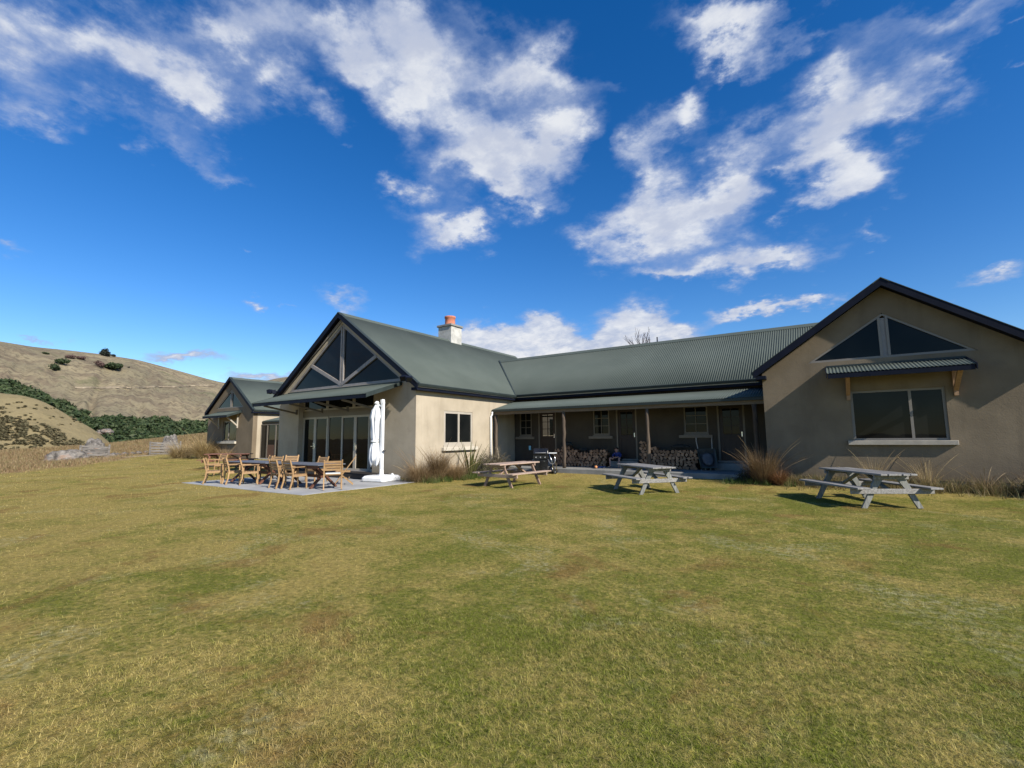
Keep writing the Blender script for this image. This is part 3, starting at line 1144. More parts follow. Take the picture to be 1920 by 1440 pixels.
def gable_roof(xc, zr, half, y0, y1, wall_y, barge_h=.27):
    """ridge along +Y; corrugated sheets, lining, barge boards, ridge cap, gutters"""
    ze = zr-SL*half
    Wd = half/CA
    for s in (1, -1):
        corrugated((xc+s*half, y0, ze), (0, 1, 0), y1-y0, (-s, 0, SL), Wd)
        # lining under the sheet, with an exposed soffit at the front
        t = .10
        b = MB()
        b.prism([(xc+s*(half-.03), ze-.03-.012), (xc, zr-.012-.02), (xc, zr-.012-t-.02), (xc+s*(half-.03), ze-.03-t)], y0+.05, y1, lambda a, bb, c: Vector((a, c, bb)))
        part(b, 'roof_lining', NAVY)
        # barge board
        b = MB()
        x1 = xc+s*(half+.02)
        z1 = ze-.014
        b.prism([(x1, z1+.03), (xc, zr+.03), (xc, zr+.03-barge_h), (x1, z1+.03-barge_h)], y0-.035, y0+.015, lambda a, bb, c: Vector((a, c, bb)))
        part(b, 'barge_board', NAVY)
        # barge flashing folded over the roof edge
        b = MB()
        b.prism([(x1, z1+.052), (xc, zr+.052), (xc, zr+.036), (x1, z1+.036)], y0-.045, y0+.13, lambda a, bb, c: Vector((a, c, bb)))
        part(b, 'barge_flashing', ROOF if xc > 0 else DGREEN)
        # eave: gutter, pale fascia line, dark soffit
        xg = xc+s*half
    cap = MB()
    cap.prism([(xc-.19, zr-.19*SL+.028), (xc, zr+.05), (xc+.19, zr-.19*SL+.028), (xc+.19, zr-.19*SL+.012), (xc, zr+.03), (xc-.19, zr-.19*SL+.012)], y0-.05, y1, lambda a, bb, c: Vector((a, c, bb)))
    part(cap, 'ridge_cap', ROOF)
    return ze


def eave(p0, p1, outn, top, drop_=.0):
    """gutter + fascia along the line p0-p1; outn points outwards"""
    p0, p1, outn = Vector(p0), Vector(p1), Vector(outn)
    u = (p1-p0).normalized()
    L = (p1-p0).length
    fr = Fr((p0.x, p0.y, 0), u, outn)
    g = MB()
    # quad gutter profile extruded
    prof = [(-.02, top-.015), (.09, top-.005), (.11, top-.03), (.085, top-.115), (-.02, top-.12)]
    g.prism(prof, 0, L, lambda a, b, c: p0+u*c+outn*a+Vector((0, 0, b-p0.z)))
    part(g, 'gutter', DGREEN)
    part(MB().box((0, top-.155, -.03), (L, top-.12, .02), fr), 'fascia', TRIM)
    part(MB().box((0, top-.26, -.30), (L, top-.155, -.012), fr), 'eave_lining', NAVY)


FX = lambda y: Fr((0, y, 0), (1, 0, 0), (0, -1, 0))      # walls facing the lawn
FY = lambda x: Fr((x, 0, 0), (0, 1, 0), (1, 0, 0))       # walls facing the sun side
FYL = lambda x: Fr((x, 0, 0), (0, 1, 0), (-1, 0, 0))

# ---- middle gable
XC, ZR, HF = -17.75, 7.17, 4.93
YM = 12.95
gable_roof(XC, ZR, HF, 12.72, 27.0, YM, .235)
zu = lambda x, xc, zr: zr-.16-SL*abs(x-xc)
F = FX(YM)
DO = (-20.85, -15.55, .2, 3.62)      # door opening
TB, TL_, TR_ = 3.88, -21.72, -13.78  # gable glazing
TA = 6.72
outer = [(-22.5, -.4), (-13.1, -.4), (-13.1, zu(-13.1, XC, ZR)), (XC, zu(XC, XC, ZR)), (-22.5, zu(-22.5, XC, ZR))]
wall(F, outer, [rect(*DO), [(TL_, TB), (TR_, TB), (XC, TA)]], .30)
# glazing of the gable: king post and two raking struts
kp = (XC, TB+.02)
mL, mR = (-20.05, TB+(TA-TB)*(-20.05-TL_)/(XC-TL_)-.03), (-15.45, TB+(TA-TB)*(TR_+15.45)/(TR_-XC)-.03)
G = -.10
tri_window(F, [[(TL_+.05, TB+.03), (XC, TB+.03), (XC, TA-.1)], [(XC, TB+.03), (TR_-.05, TB+.03), (XC, TA-.1)]],
           [((TL_+.02, TB+.05), (TR_-.02, TB+.05), .10), ((TL_+.1, TB+.06), (XC, TA-.06), .11), ((TR_-.1, TB+.06), (XC, TA-.06), .11),
            ((XC-.075, TB+.1), (XC-.075, TA-.1), .09), ((XC+.075, TB+.1), (XC+.075, TA-.1), .09),
            ((XC-.02, TB+.12), mL, .15), ((XC+.02, TB+.12), mR, .15)], -.14, -.02, TAUPE)
# raking trim boards under the barges
for s in (-1, 1):
    b = MB()
    x1 = XC+s*4.62
    b.prism([(x1, zu(x1, XC, ZR)-.02), (XC, zu(XC, XC, ZR)-.02), (XC, TA+.10), (x1-s*.10, TB+.02)], .004, .05, F)
    part(b, 'raking_trim', TAUPE)
# door wall inside the opening (recessed)
FD = FX(YM+.22)
a0, a1 = DO[0], DO[1]
part(MB().box((a0, 2.62, -.1), (a1, 2.92, .0), FD), 'lintel', JOIN_SHADED)
part(MB().box((a0, 3.50, -.1), (a1, 3.62, .0), FD), 'head_board', JOIN_SHADED)
tx = [a0, -19.0, -17.12, a1]
for i in range(3):
    window(FD, tx[i]+.01, tx[i+1]-.01, 2.92, 3.50, (), None, None, .07, -.09, -.01, PALE, 'transom_window')
dx = [a0+.02, -19.90, -18.93, -17.93, -17.0, -16.05, a1-.1]


def leaf_door(x0, x1, handle=0, fw=.085, c=0.0, nm='glazed_door'):
    w = window(FD, x0, x1, .26, 2.62, (), None, None, fw, -.10+c, -.02+c, PALE, nm)
    if handle:
        xh = x1-.045 if handle > 0 else x0+.045
        part(MB().box((xh-.018, 1.15, -.022+c), (xh+.018, 1.42, .0+c), FD), 'handle', CHROME, w)
        part(MB().box((xh-.13*handle if handle > 0 else xh, 1.26, .0+c), (xh if handle > 0 else xh+.13, 1.285, .045+c), FD), 'lever', CHROME, w)


leaf_door(dx[0], dx[1], 1)
leaf_door(dx[1]+.004, dx[2], -1)
leaf_door(dx[2]+.004, dx[3]-.004, 0, .04, -.03)
leaf_door(dx[3], dx[4], 0)
leaf_door(dx[4]+.004, dx[5], -1)
leaf_door(dx[5]+.004, a1-.02, 0, .07, -.02)
part(MB().box((a0, .18, -.16), (a1, .26, .10), FD), 'door_sill', TAUPE)
# pleated curtain just behind the first pane
cv = MB()
for k in range(14):
    xx = dx[0]+.12+k*.05
    cv.box((xx, .36, -.34-.02*(k % 2)), (xx+.04, 2.5, -.32-.02*(k % 2)), FD)
part(cv, 'curtain', plain('curtain', (.30, .27, .21), .9, .1, 4))
# dark timber step
part(MB().box((a0-.1, .05, -.2), (-14.55, .235, 1.10), FX(YM)), 'step', STEPM)
for k in range(1, 9):
    pass

# right side wall of the middle gable
F = FY(-13.1)
wall(F, rect(YM+.302, 19.8, -.4, 3.56), [rect(14.55, 16.42, 1.32, 2.72)], .28)
window(F, 14.55, 16.42, 1.32, 2.72, (15.5,), None, (14.40, 16.64, 1.08, 1.22, .14), .10, -.10, -.015)
part(MB().box((14.5, 1.22, -.09), (16.47, 1.32, .03), F), 'window_apron', PALE)
eave((XC+HF-.02, 12.72, 3.67), (XC+HF-.02, 19.50, 3.67), (1, 0, 0), ZR-SL*HF+.02)
# left side wall
wall(FYL(-22.5), rect(YM+.302, 19.8, -.4, 3.56), [], .28)
eave((XC-HF+.02, 12.72, 3.67), (XC-HF+.02, 19.50, 3.67), (-1, 0, 0), ZR-SL*HF+.02)

# chimney
cx0, cx1, cy0, cy1 = -18.50, -17.52, 20.0, 20.92
ch = MB().box((cx0, cy0, 5.8), (cx1, cy1, 8.0))
chim = part(ch, 'chimney', CHIMW)
bevel(part(MB().box((cx0-.07, cy0-.07, 8.003), (cx1+.07, cy1+.07, 8.12)), 'chimney_cap', CONCD, chim), .01)
part(MB().lathe([(.31, 0), (.33, .05), (.30, .10), (.29, .42), (.325, .45), (.325, .55), (.25, .56), (.24, .3)], 20, ((cx0+cx1)/2, (cy0+cy1)/2, 8.122)), 'chimney_pot', TERRA, chim, True)


# ---- awnings
def awning(yw, x0, x1, zt, depth, fall, struts, sm, lower, side=.10, fh=.12):
    """lean-to hood over a window: sheet, edge trims, brackets"""
    v = Vector((0, depth, fall)).normalized()
    Wd = math.hypot(depth, fall)
    sh = corrugated((x0, yw-depth, zt-fall), (1, 0, 0), x1-x0, v, Wd, .085, .011, 'awning')
    fr = FX(yw-depth)
    part(MB().box((x0+.02, zt-fall-.03-fh, -.05), (x1-.02, zt-fall-.018, -.012), fr), 'awning_fascia', NAVY, sh)
    for x in (x0, x1):
        s = 1 if x == x1 else -1
        b = MB()
        b.prism([(yw-depth-.01, zt-fall-.02-fh), (yw-.003, zt-.12), (yw-.003, zt+.03), (yw-depth-.01, zt-fall+.022)], x-.012+.012*s, x+.012+.012*s, lambda a, bb, c: Vector((c, a, bb)))
        part(b, 'awning_end', DGREEN if sm is not BRKT else NAVY, sh)
    b = MB()
    b.prism([(yw-depth+.06, zt-fall-.04), (yw-.003, zt-.05), (yw-.003, zt-.085), (yw-depth+.06, zt-fall-.075)], x0+.03, x1-.03, lambda a, bb, c: Vector((c, a, bb)))
    part(b, 'awning_lining', NAVY, sh)
    b = MB().box((x0, zt-.01, .0), (x1, zt+.05, .035), FX(yw-.002))
    part(b, 'awning_flashing', DGREEN, sh)
    for xs in struts:
        b = MB()
        if lower is None:
            b.beam((xs, yw-.05, zt-.98), (xs, yw-depth+.12, zt-fall-.14), .07, .10, (1, 0, 0))
            b.box((xs-.035, yw-.08, zt-1.04), (xs+.035, yw-.003, zt-.80))
        else:
            b.box((xs-.045, yw-.085, lower), (xs+.045, yw-.003, zt-.11))
            b.beam((xs, yw-.06, lower+.16), (xs, yw-depth*.80, zt-fall*.80-.15), .085, .10, (1, 0, 0))
            b.beam((xs, yw-.03, zt-.15), (xs, yw-depth*.86, zt-fall*.86-.13), .086, .09, (1, 0, 0))
        part(b, 'bracket', sm, sh)
    return sh


awning(YM-.05, -21.70, -13.85, 3.80, 1.72, .56, (-20.9, -18.9, -17.1, -15.40), JOIN_SHADED, None)

# ---- right gable
XR, ZG, HG = 1.55, 6.05, 3.42
YG = 17.2
gable_roof(XR, ZG, HG, 16.86, 27.0, YG, .22)
F = FX(YG)
xl, xr = -1.68, 4.78
zf = .33
outer = [(xl, zf), (xr, zf), (xr, zu(xr, XR, ZG)), (XR, zu(XR, XR, ZG)), (xl, zu(xl, XR, ZG))]
RW = (.60, 2.72, 1.42, 2.88)
gt = dict(b=3.81, l=-.40, r=3.46, a=5.13)
hole = [(gt['l'], gt['b']), (gt['r'], gt['b']), (XR-.02, gt['a'])]
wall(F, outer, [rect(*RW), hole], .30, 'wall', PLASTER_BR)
window(F, *RW, (1.97,), None, (.46, 2.86, 1.295, 1.42, .11), .065, -.14, -.06, TAUPEJ_SHADED, 'window', GLASS, SILL_T_SHADED)


def gable_glass(F, l, r, b, a, xc, fw=.062):
    k = (a-b)/(xc-l)
    m = .09
    polys, fr = [], []
    il, ir = l+.05, r-.05
    polys = [[(il, b+.02), (xc-m, b+.02), (xc-m, a-m*k)], [(xc+m, b+.02), (ir, b+.02), (xc+m, a-m*k)]]
    fr = [((l+.02, b+fw/2), (r-.02, b+fw/2), fw), ((l+.08, b+fw*.5), (xc, a-fw*.62), fw), ((r-.08, b+fw*.5), (xc, a-fw*.62), fw),
          ((xc-m, b+fw), (xc-m, a-m*k-.03), fw), ((xc+m, b+fw), (xc+m, a-m*k-.03), fw)]
    w = tri_window(F, polys, fr, -.12, -.03, TAUPEJ_SHADED)
    part(MB().box((xc-m+fw/2, b+fw, -.16), (xc+m-fw/2, a-.14, -.06), F), 'mullion', TAUPE, w)


gable_glass(F, gt['l'], gt['r'], gt['b'], gt['a'], XR-.02)
part(MB().box((xl+.03, -.4, -.3), (xr-.03, zf, -.035), F), 'plinth', CONCD)
wall(FYL(xl), rect(YG+.302, 19.8, -.4, 3.5), [], .28)
wall(FY(xr), rect(YG+.302, 26.5, -.4, 3.5), [], .28)
eave((XR+HG-.02, 16.86, 3.6), (XR+HG-.02, 26.9, 3.6), (1, 0, 0), ZG-SL*HG+.02)
eave((XR-HG+.02, 16.86, 3.6), (XR-HG+.02, 19.45, 3.6), (-1, 0, 0), ZG-SL*HG+.02)
awning(YG, .07, 3.20, 3.63, 1.0, .28, (.56, 2.93), BRKT, 2.62)

# ---- left gable
XL, ZL = -36.4, 6.17
gable_roof(XL, ZL, 3.52, 17.03, 27.0, YG, .20)
F = FX(YG)
xl2, xr2 = -39.75, -33.15
outer = [(xl2, -.5), (xr2, -.5), (xr2, zu(xr2, XL, ZL)), (XL, zu(XL, XL, ZL)), (xl2, zu(xl2, XL, ZL))]
LW = (-37.35, -35.35, 1.50, 2.98)
lh = [(-38.52, 3.94), (-34.55, 3.94), (XL, 5.30)]
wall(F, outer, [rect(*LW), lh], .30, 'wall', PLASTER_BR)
window(F, *LW, (-36.62,), None, (-37.85, -35.3, 1.33, 1.50, .13), .075, -.14, -.06, TAUPEJ_SHADED)
gable_glass(F, -38.52, -34.55, 3.94, 5.30, XL)
wall(FYL(xl2), rect(YG+.302, 26.5, -.5, 3.5), [], .28)
wall(FY(xr2), rect(YG+.302, 19.8, -.5, 3.56), [], .28)
eave((XL+3.50, 17.05, 3.6), (XL+3.50, 19.50, 3.6), (1, 0, 0), ZL-SL*3.52+.02)
eave((XL-3.50, 17.05, 3.6), (XL-3.50, 26.9, 3.6), (-1, 0, 0), ZL-SL*3.52+.02)
awning(YG, -38.35, -34.75, 3.66, 1.0, .33, (-37.9, -35.2), PALE, 2.45)


# ---- long wings between the gables (ridge along X)
def wing(x0, x1, wx0, wx1, openings):
    ye, ze, yr = 19.55, 3.69, 23.1
    zr = ze+SL*(yr-ye)
    Wd = (yr-ye)/CA
    corrugated((x0, ye, ze), (1, 0, 0), x1-x0, (0, 1, SL), Wd)
    corrugated((x0, 2*yr-ye, ze), (1, 0, 0), x1-x0, (0, -1, SL), Wd)
    b = MB()
    b.prism([(ye+.03, ze-.04), (yr, zr-.035), (2*yr-ye-.03, ze-.04), (2*yr-ye-.03, ze-.14), (yr, zr-.14), (ye+.03, ze-.14)], x0, x1, lambda a, bb, c: Vector((c, a, bb)))
    part(b, 'roof_lining', NAVY)
    cap = MB()
    cap.prism([(yr-.19, zr-.19*SL+.028), (yr, zr+.05), (yr+.19, zr-.19*SL+.028), (yr+.19, zr-.19*SL+.012), (yr, zr+.03), (yr-.19, zr-.19*SL+.012)], x0, x1, lambda a, bb, c: Vector((c, a, bb)))
    part(cap, 'ridge_cap', ROOF)
    wall(FX(19.8), rect(wx0, wx1, -.4, 3.55), [rect(*o) for o in openings], .28, 'wall', PLASTER_SHADED)
    wall(Fr((0, 26.4, 0), (1, 0, 0), (0, 1, 0)), rect(wx0, wx1, -.4, 3.55), [], .28)
    eave((wx0+.2, ye, ze), (wx1-.2, ye, ze), (0, -1, 0), ze+.02)
    # veranda roof
    vz0, vz1, yv = 2.90, 3.40, 17.86
    v = Vector((0, 19.79-yv, vz1-vz0)).normalized()
    vr = corrugated((wx0+.03, yv, vz0), (1, 0, 0), wx1-wx0-.06, v, math.hypot(19.79-yv, vz1-vz0), .085, .011, 'veranda_roof')
    part(MB().box((wx0+.03, vz0-.105, -.02), (wx1-.03, vz0-.018, .06), FX(yv+.01)), 'gutter', DGREEN, vr)
    part(MB().box((wx0+.03, vz0-.24, -.14), (wx1-.03, vz0-.10, -.05), FX(yv+.01)), 'veranda_beam', BEAMW, vr)
    k = wx0+.4
    while k < wx1-.3:
        b = MB()
        b.beam((k, yv+.18, vz0-.03), (k, 19.78, vz1-.075), .05, .09)
        part(b, 'rafter', BEAMW, vr)
        k += .9
    return vr


D1, D2, D3 = (-11.72, -10.74, .62, 2.86), (-7.75, -6.82, .62, 2.86), (-3.60, -2.62, .62, 2.84)
W1, W2, W3 = (-12.80, -12.10, 1.68, 2.82), (-8.84, -8.06, 1.68, 2.82), (-4.86, -3.94, 1.69, 2.80)
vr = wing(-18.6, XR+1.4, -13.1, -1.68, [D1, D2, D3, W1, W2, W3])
F = FX(19.8)
for w in (W1, W2, W3):
    window(F, *w, (), (2, 3), (w[0]-.20, w[1]+.16, w[2]-.17, w[2]-.055, .09), .06, -.12, -.02, JOIN_SHADED, 'window', GLASS, SILL_SHADED)
    wx = part(MB().box((w[0]-.02, w[2]-.055, -.1), (w[1]+.02, w[2]-.002, .02), F), 'window_apron', JOIN_SHADED)


def panel_door(F, a0, a1, b0, b1, handle_side, glass):
    fw = .07
    mb = MB().box((a0, b0, -.14), (a0+fw, b1, -.01), F).box((a1-fw, b0, -.14), (a1, b1, -.01), F).box((a0+fw, b1-fw, -.14), (a1-fw, b1, -.012), F)
    d = part(mb, 'door', JOIN_SHADED)
    st, x0, x1, z0, z1 = .12, a0+fw+.004, a1-fw-.004, b0+.03, b1-fw-.004
    zm = z0+(z1-z0)*.44
    lf = MB().box((x0, z0, -.10), (x0+st, z1, -.05), F).box((x1-st, z0, -.10), (x1, z1, -.05), F)
    lf.box((x0+st, z0, -.10), (x1-st, z0+.2, -.05), F).box((x0+st, z1-st, -.10), (x1-st, z1, -.05), F).box((x0+st, zm-.07, -.10), (x1-st, zm+.07, -.05), F)
    lf.box((x0+st, z0+.2, -.09), (x1-st, zm-.07, -.065), F)
    part(lf, 'door_leaf', DOORW, d)
    gx0, gx1, gz0, gz1 = x0+st, x1-st, zm+.07, z1-st
    xm = (gx0+gx1)/2
    for i, (p, q) in enumerate(((gx0, xm-.014), (xm+.014, gx1))):
        for j in range(3):
            h = (gz1-gz0)/3
            part(MB().box((p, gz0+h*j+.012, -.08), (q, gz0+h*(j+1)-.012, -.072), F), 'pane', glass, d)
    part(MB().box((xm-.014, gz0, -.088), (xm+.014, gz1, -.055), F), 'glazing_bar', DOORW, d)
    for j in (1, 2):
        z = gz0+(gz1-gz0)*j/3
        part(MB().box((gx0, z-.012, -.087), (gx1, z+.012, -.057), F), 'glazing_bar', DOORW, d)
    xh = x1-.05 if handle_side > 0 else x0+.05
    part(MB().box((xh-.02, zm-.02, -.05), (xh+.02, zm+.16, -.02), F), 'handle', CHROME, d)
    part(MB().box((a0-.03, b0-.05, -.2), (a1+.03, b0+.022, .06), F), 'door_sill', CONCD, d)


for d in (D1, D2, D3):
    panel_door(F, *d, 1, GLASS_DOOR if d is D1 else GLASS)
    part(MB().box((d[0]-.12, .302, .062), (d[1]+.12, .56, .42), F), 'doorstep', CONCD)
# posts of the veranda: rough peeled poles with a knotty waist
for i, xp in enumerate((-12.93, -9.37, -5.76, -2.05)):
    rr = random.Random(i+3)
    pts, rs = [], []
    for k in range(9):
        z = .302+(2.66-.302)*k/8
        pts.append((xp+rr.uniform(-.012, .012), 17.96+rr.uniform(-.012, .012), z))
        rs.append(.075*(1.1 if k == 0 else 1)*rr.uniform(.85, 1.12)*(.8 if (i == 2 and k in (5, 6)) else 1))
    part(MB().tube(pts, rs, 10), 'veranda_post', POSTW, vr, True)
# white downpipe at the corner of the middle gable
dp = MB().tube([(-13.03, 17.80, 2.80), (-13.03, 17.80, 2.68), (-13.04, 17.72, 2.58), (-13.04, 17.70, .15)], .04, 10)
part(dp, 'downpipe', WHITEM, lodge, True)
# small blue night light by the first door is a thing of its own, further down

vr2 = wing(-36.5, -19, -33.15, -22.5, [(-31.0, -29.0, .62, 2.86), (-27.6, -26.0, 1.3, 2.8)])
F = FX(19.8)
window(F, -31.0, -29.0, .62, 2.86, (-30.0,), None, None, .09, -.12, -.02, TAUPE, 'glazed_door')
window(F, -27.6, -26.0, 1.3, 2.8, (-26.8,), None, (-27.75, -25.85, 1.16, 1.298, .1))
# glazed screen closing the front of the left link, brown boards in its lower half
F = FX(17.74)
xs_ = [-33.14, -32.30, -31.25, -30.2, -29.0, -27.7, -26.4, -25.1, -23.8, -22.52]
for k in range(len(xs_)-1):
    gs = window(F, xs_[k]+.005, xs_[k+1]-.005, .302, 2.66, (), None, None, .055, -.10, -.03, JOIN_SHADED, 'glazed_door')
    if k in (1, 4, 7):
        part(MB().box((xs_[k]+.07, .38, -.058), (xs_[k+1]-.07, 1.25, -.045), F), 'kick_panel', BROWNP, gs)
for xp in (-32.98, -29.4, -25.9, -22.65):
    part(MB().tube([(xp, 17.96, .31), (xp+.01, 17.96, 1.5), (xp, 17.96, 2.66)], [.08, .075, .07], 10), 'veranda_post', POSTW, vr2, True)
# valley flashings
for (p, q) in (((XC+HF-.05, 19.52, 3.72), (XC+HF-3.52, 23.07, 6.25)),):
    b = MB().beam(p, q, .07, .02, (0, 0, 1))
    part(b, 'valley_flashing', DGREEN)


# floodlights on the middle barge ends
def floodlight(p, d):
    p, d = Vector(p), Vector(d).normalized()
    o = MB()
    o.beam(p, p+d*.16, .24, .19)
    o.beam(p+Vector((0, .09, .04)), p+Vector((0, 0, 0)), .05, .05)
    fl_ = part(o, 'floodlight', NAVY)
    part(MB().beam(p+d*.161, p+d*.168, .19, .14), 'lens', GLASS, fl_)


floodlight((-13.35, 12.58, 3.92), (.3, -1, -.5))
floodlight((-22.25, 12.58, 3.92), (-.6, -1, -.3))
floodlight((-13.05, 12.50, 3.86), (.8, -.6, -.5))
floodlight((-22.55, 12.50, 3.95), (-1, -.3, -.2))

# slabs
vs_ = MB().box((-13.1, 17.52, -.3), (-1.68, 19.8, .30))
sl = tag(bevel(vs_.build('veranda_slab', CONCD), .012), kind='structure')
vs_ = MB().box((-33.15, 17.52, -.3), (-22.5, 19.8, .30))
tag(bevel(vs_.build('veranda_slab', CONC), .012), kind='structure')
pt = MB()
for i in range(4):
    for j in range(3):
        xa, xb = -19.75+i*1.8875, -19.75+(i+1)*1.8875
        ya, yb = 7.78+j*1.62, 7.78+(j+1)*1.62
        pt = MB().box((xa+.004, ya+.004, -.2), (xb-.004, yb-.004, .07+.002*((i*3+j) % 3)))
        if i == 0 and j == 0:
            patio = empty('patio', (-16, 10.2, 0))
            tag(patio, kind='structure')
        o = pt.build('paving_slab', CONC, patio)
        o.location = -Vector((-16, 10.2, 0))
        bevel(o, .006)


# ------------------------------------------------------------------ furniture
def onY(px, py, Y):
    d = ray(px, py)
    return EYE+d*(Y/d.y)


def picnic_table(loc, ang, mx, mz, L, label, leg_w=.10, wide=False, seed=0):
    rr = random.Random(seed)
    t = empty('picnic_table', loc, ang, label, 'picnic table', 'picnic tables on the lawn')
    pw, gap = .138, .010
    n = 5
    for i in range(n):
        y = (i-(n-1)/2)*(pw+gap)
        o = MB().box((-L/2+rr.uniform(-.015, .015), -pw/2, -.02), (L/2+rr.uniform(-.015, .015), pw/2, .02)).build('plank', mx, t, (0, y, .735))
        o.rotation_euler = (rr.uniform(-.02, .02), rr.uniform(-.004, .004), rr.uniform(-.003, .003))
        bevel(o, .006)
    for s in (-1, 1):
        for k in range(2):
            o = MB().box((-L/2+rr.uniform(-.015, .015), -.068, -.02), (L/2+rr.uniform(-.015, .015), .068, .02)).build('bench_plank', mx, t, (0, s*(.66+.145*k), .445))
            o.rotation_euler = (rr.uniform(-.02, .02), rr.uniform(-.006, .006), 0)
            bevel(o, .006)
    for e in (-1, 1):
        x = e*(L/2-.30)
        bevel(MB().box((-.022, -.86, -.055), (.022, .86, .055)).build('bearer', mx, t, (x+e*.046, 0, .368)), .008)
        bevel(MB().box((-.022, -.36, -.045), (.022, .36, .045)).build('batten', mx, t, (x+e*.046, 0, .668)), .008)
        for s in (-1, 1):
            b = MB()
            if wide:
                b.prism([(s*.28, .712), (s*.28-s*.20, .712), (s*.30, .40), (s*.52, .0), (s*.64, .0), (s*.44, .40)], -.022, .022, lambda a, bb, c: Vector((c, a, bb)))
            else:
                b.prism([(s*.27, .712), (s*.27-s*.11, .712), (s*.53, .0), (s*.64, .0)], -.022, .022, lambda a, bb, c: Vector((c, a, bb)))
            bevel(b.build('leg', mz, t, (x, 0, 0), False, True), .006)
        MB().beam((x-e*.02, 0, .36), (e*.12, 0, .70), .045, .085, (0, 1, 0)).build('brace', mz, t)
    return t


def gpt(x, y):
    return (x, y, gz(x, y))


picnic_table(gpt(-9.0, 13.45), RAD(84), PINKX, PINKZ, 2.1, 'faded pinkish brown picnic table on the lawn nearest the barbecue', seed=1)
picnic_table(gpt(-4.62, 13.93), RAD(139), GRYX, GRYZ, 2.1, 'silver grey weathered picnic table in front of the child and the firewood', .14, True, seed=2)
picnic_table(gpt(.60, 13.95), RAD(120), GRYX, GRYZ, 2.3, 'silver grey weathered picnic table below the right gable window', .14, True, seed=3)
picnic_table(gpt(-27.2, 12.9), RAD(31), REDX, REDX, 2.3, 'reddish brown picnic table on the lawn beyond the patio chairs', seed=4)


def patio_table(x0, x1, y0, y1, z, label):
    cx, cy = (x0+x1)/2, (y0+y1)/2
    t = empty('patio_table', (cx, cy, z), 0, label, 'dining table', 'grey topped tables on the patio')
    L, Wt = x1-x0, y1-y0
    n = 7
    pw = Wt/n
    for i in range(n):
        bevel(MB().box((-L/2, -pw/2+.004, -.015), (L/2, pw/2-.004, .015)).build('tabletop_slat', GREYT, t, (0, -Wt/2+pw*(i+.5), .725)), .003)
    MB().box((-L/2+.1, -Wt/2+.08, -.05), (L/2-.1, -Wt/2+.11, .05)).build('apron', REDW, t, (0, 0, .658))
    MB().box((-L/2+.1, Wt/2-.11, -.05), (L/2-.1, Wt/2-.08, .05)).build('apron', REDW, t, (0, 0, .658))
    for e in (-1, 1):
        x = e*(L/2-.42)
        for s in (-1, 1):
            bevel(MB().beam((x+.03*s, s*(Wt/2-.06), 0.0), (x+.03*s, -s*(Wt/2-.18), .70), .055, .11, (1, 0, 0)).build('leg', REDW, t), .006)
        MB().beam((x, 0, .35), (e*.15, 0, .69), .06, .07, (0, 1, 0)).build('brace', REDW, t)
    MB().beam((-L/2+.42, 0, .35), (L/2-.42, 0, .35), .06, .09).build('stretcher', REDW, t)
    return t


patio_table(-18.75, -15.98, 8.78, 9.78, .076, 'grey topped crossed leg table at the far left end of the patio')
patio_table(-15.80, -13.02, 8.78, 9.78, .076, 'grey topped crossed leg table nearest the white umbrella')


# armchairs --------------------------------------------------------------
def curve_post(x):
    """rear leg that continues up as the back post"""
    pts = [(x, -.30, 0), (x, -.235, .22), (x, -.215, .44), (x, -.245, .62), (x, -.32, .885)]
    b = MB()
    for i in range(len(pts)-1):
        b.beam(pts[i], (Vector(pts[i+1])+(Vector(pts[i+1])-Vector(pts[i])).normalized()*.012), .036, .045, (0, 1, 0))
    return b


def armchair(loc, face, label):
    t = empty('armchair', loc, math.atan2(face[1], face[0])-math.pi/2, label, 'chair', 'teak chairs round the patio tables')
    for x in (-.255, .255):
        bevel(curve_post(x).build('back_leg', TEAK, t), .004)
        bevel(MB().beam((x, .24, 0), (x, .225, .65), .038, .042, (0, 1, 0)).build('front_leg', TEAK, t), .004)
        bevel(MB().beam((x*1.03, -.265, .665), (x*1.03, .27, .668), .055, .026).build('armrest', TEAKX, t), .006)
        MB().beam((x, -.21, .40), (x, .225, .41), .026, .06).build('side_rail', TEAKX, t)
    MB().box((-.24, .205, .385), (.24, .235, .44)).build('front_rail', TEAKX, t)
    for k in range(6):
        y = -.19+k*.078
        MB().box((-.236, -.033, -.009), (.236, .033, .009)).build('seat_slat', TEAKX, t, (0, y, .448-.012*math.sin(k/5*math.pi)))
    for k in range(4):
        z = .60+k*.078
        y = -.243-(z-.62)*.285
        o = MB().box((-.238, -.009, -.029), (.238, .009, .029)).build('back_slat', TEAKX, t, (0, y, z))
        o.rotation_euler = (.28, 0, 0)
    return t


def folding_chair(loc, face, label):
    t = empty('folding_chair', loc, math.atan2(face[1], face[0])-math.pi/2, label, 'chair', 'teak chairs round the patio tables')
    for x in (-.22, .22):
        bevel(MB().beam((x, .30, 0), (x, -.36, .92), .03, .05, (1, 0, 0)).build('back_leg', TEAK, t), .004)
        bevel(MB().beam((x*.86, -.30, 0), (x*.86, .22, .46), .028, .045, (1, 0, 0)).build('front_leg', TEAK, t), .004)
        MB().beam((x*.93, -.2, .44), (x*.93, .26, .45), .026, .04).build('side_rail', TEAKX, t)
    for k in range(7):
        MB().box((-.2, -.026, -.008), (.2, .026, .008)).build('seat_slat', TEAKX, t, (0, -.18+k*.068, .468))
    for k in range(6):
        z = .56+k*.06
        o = MB().box((-.208, -.008, -.024), (.208, .008, .024)).build('back_slat', TEAKX, t, (0, .30-.66*z/.92+.01, z))
        o.rotation_euler = (.62, 0, 0)
    MB().beam((-.2, -.17, .23), (.2, -.17, .23), .022, .03).build('stretcher', TEAKX, t)
    return t


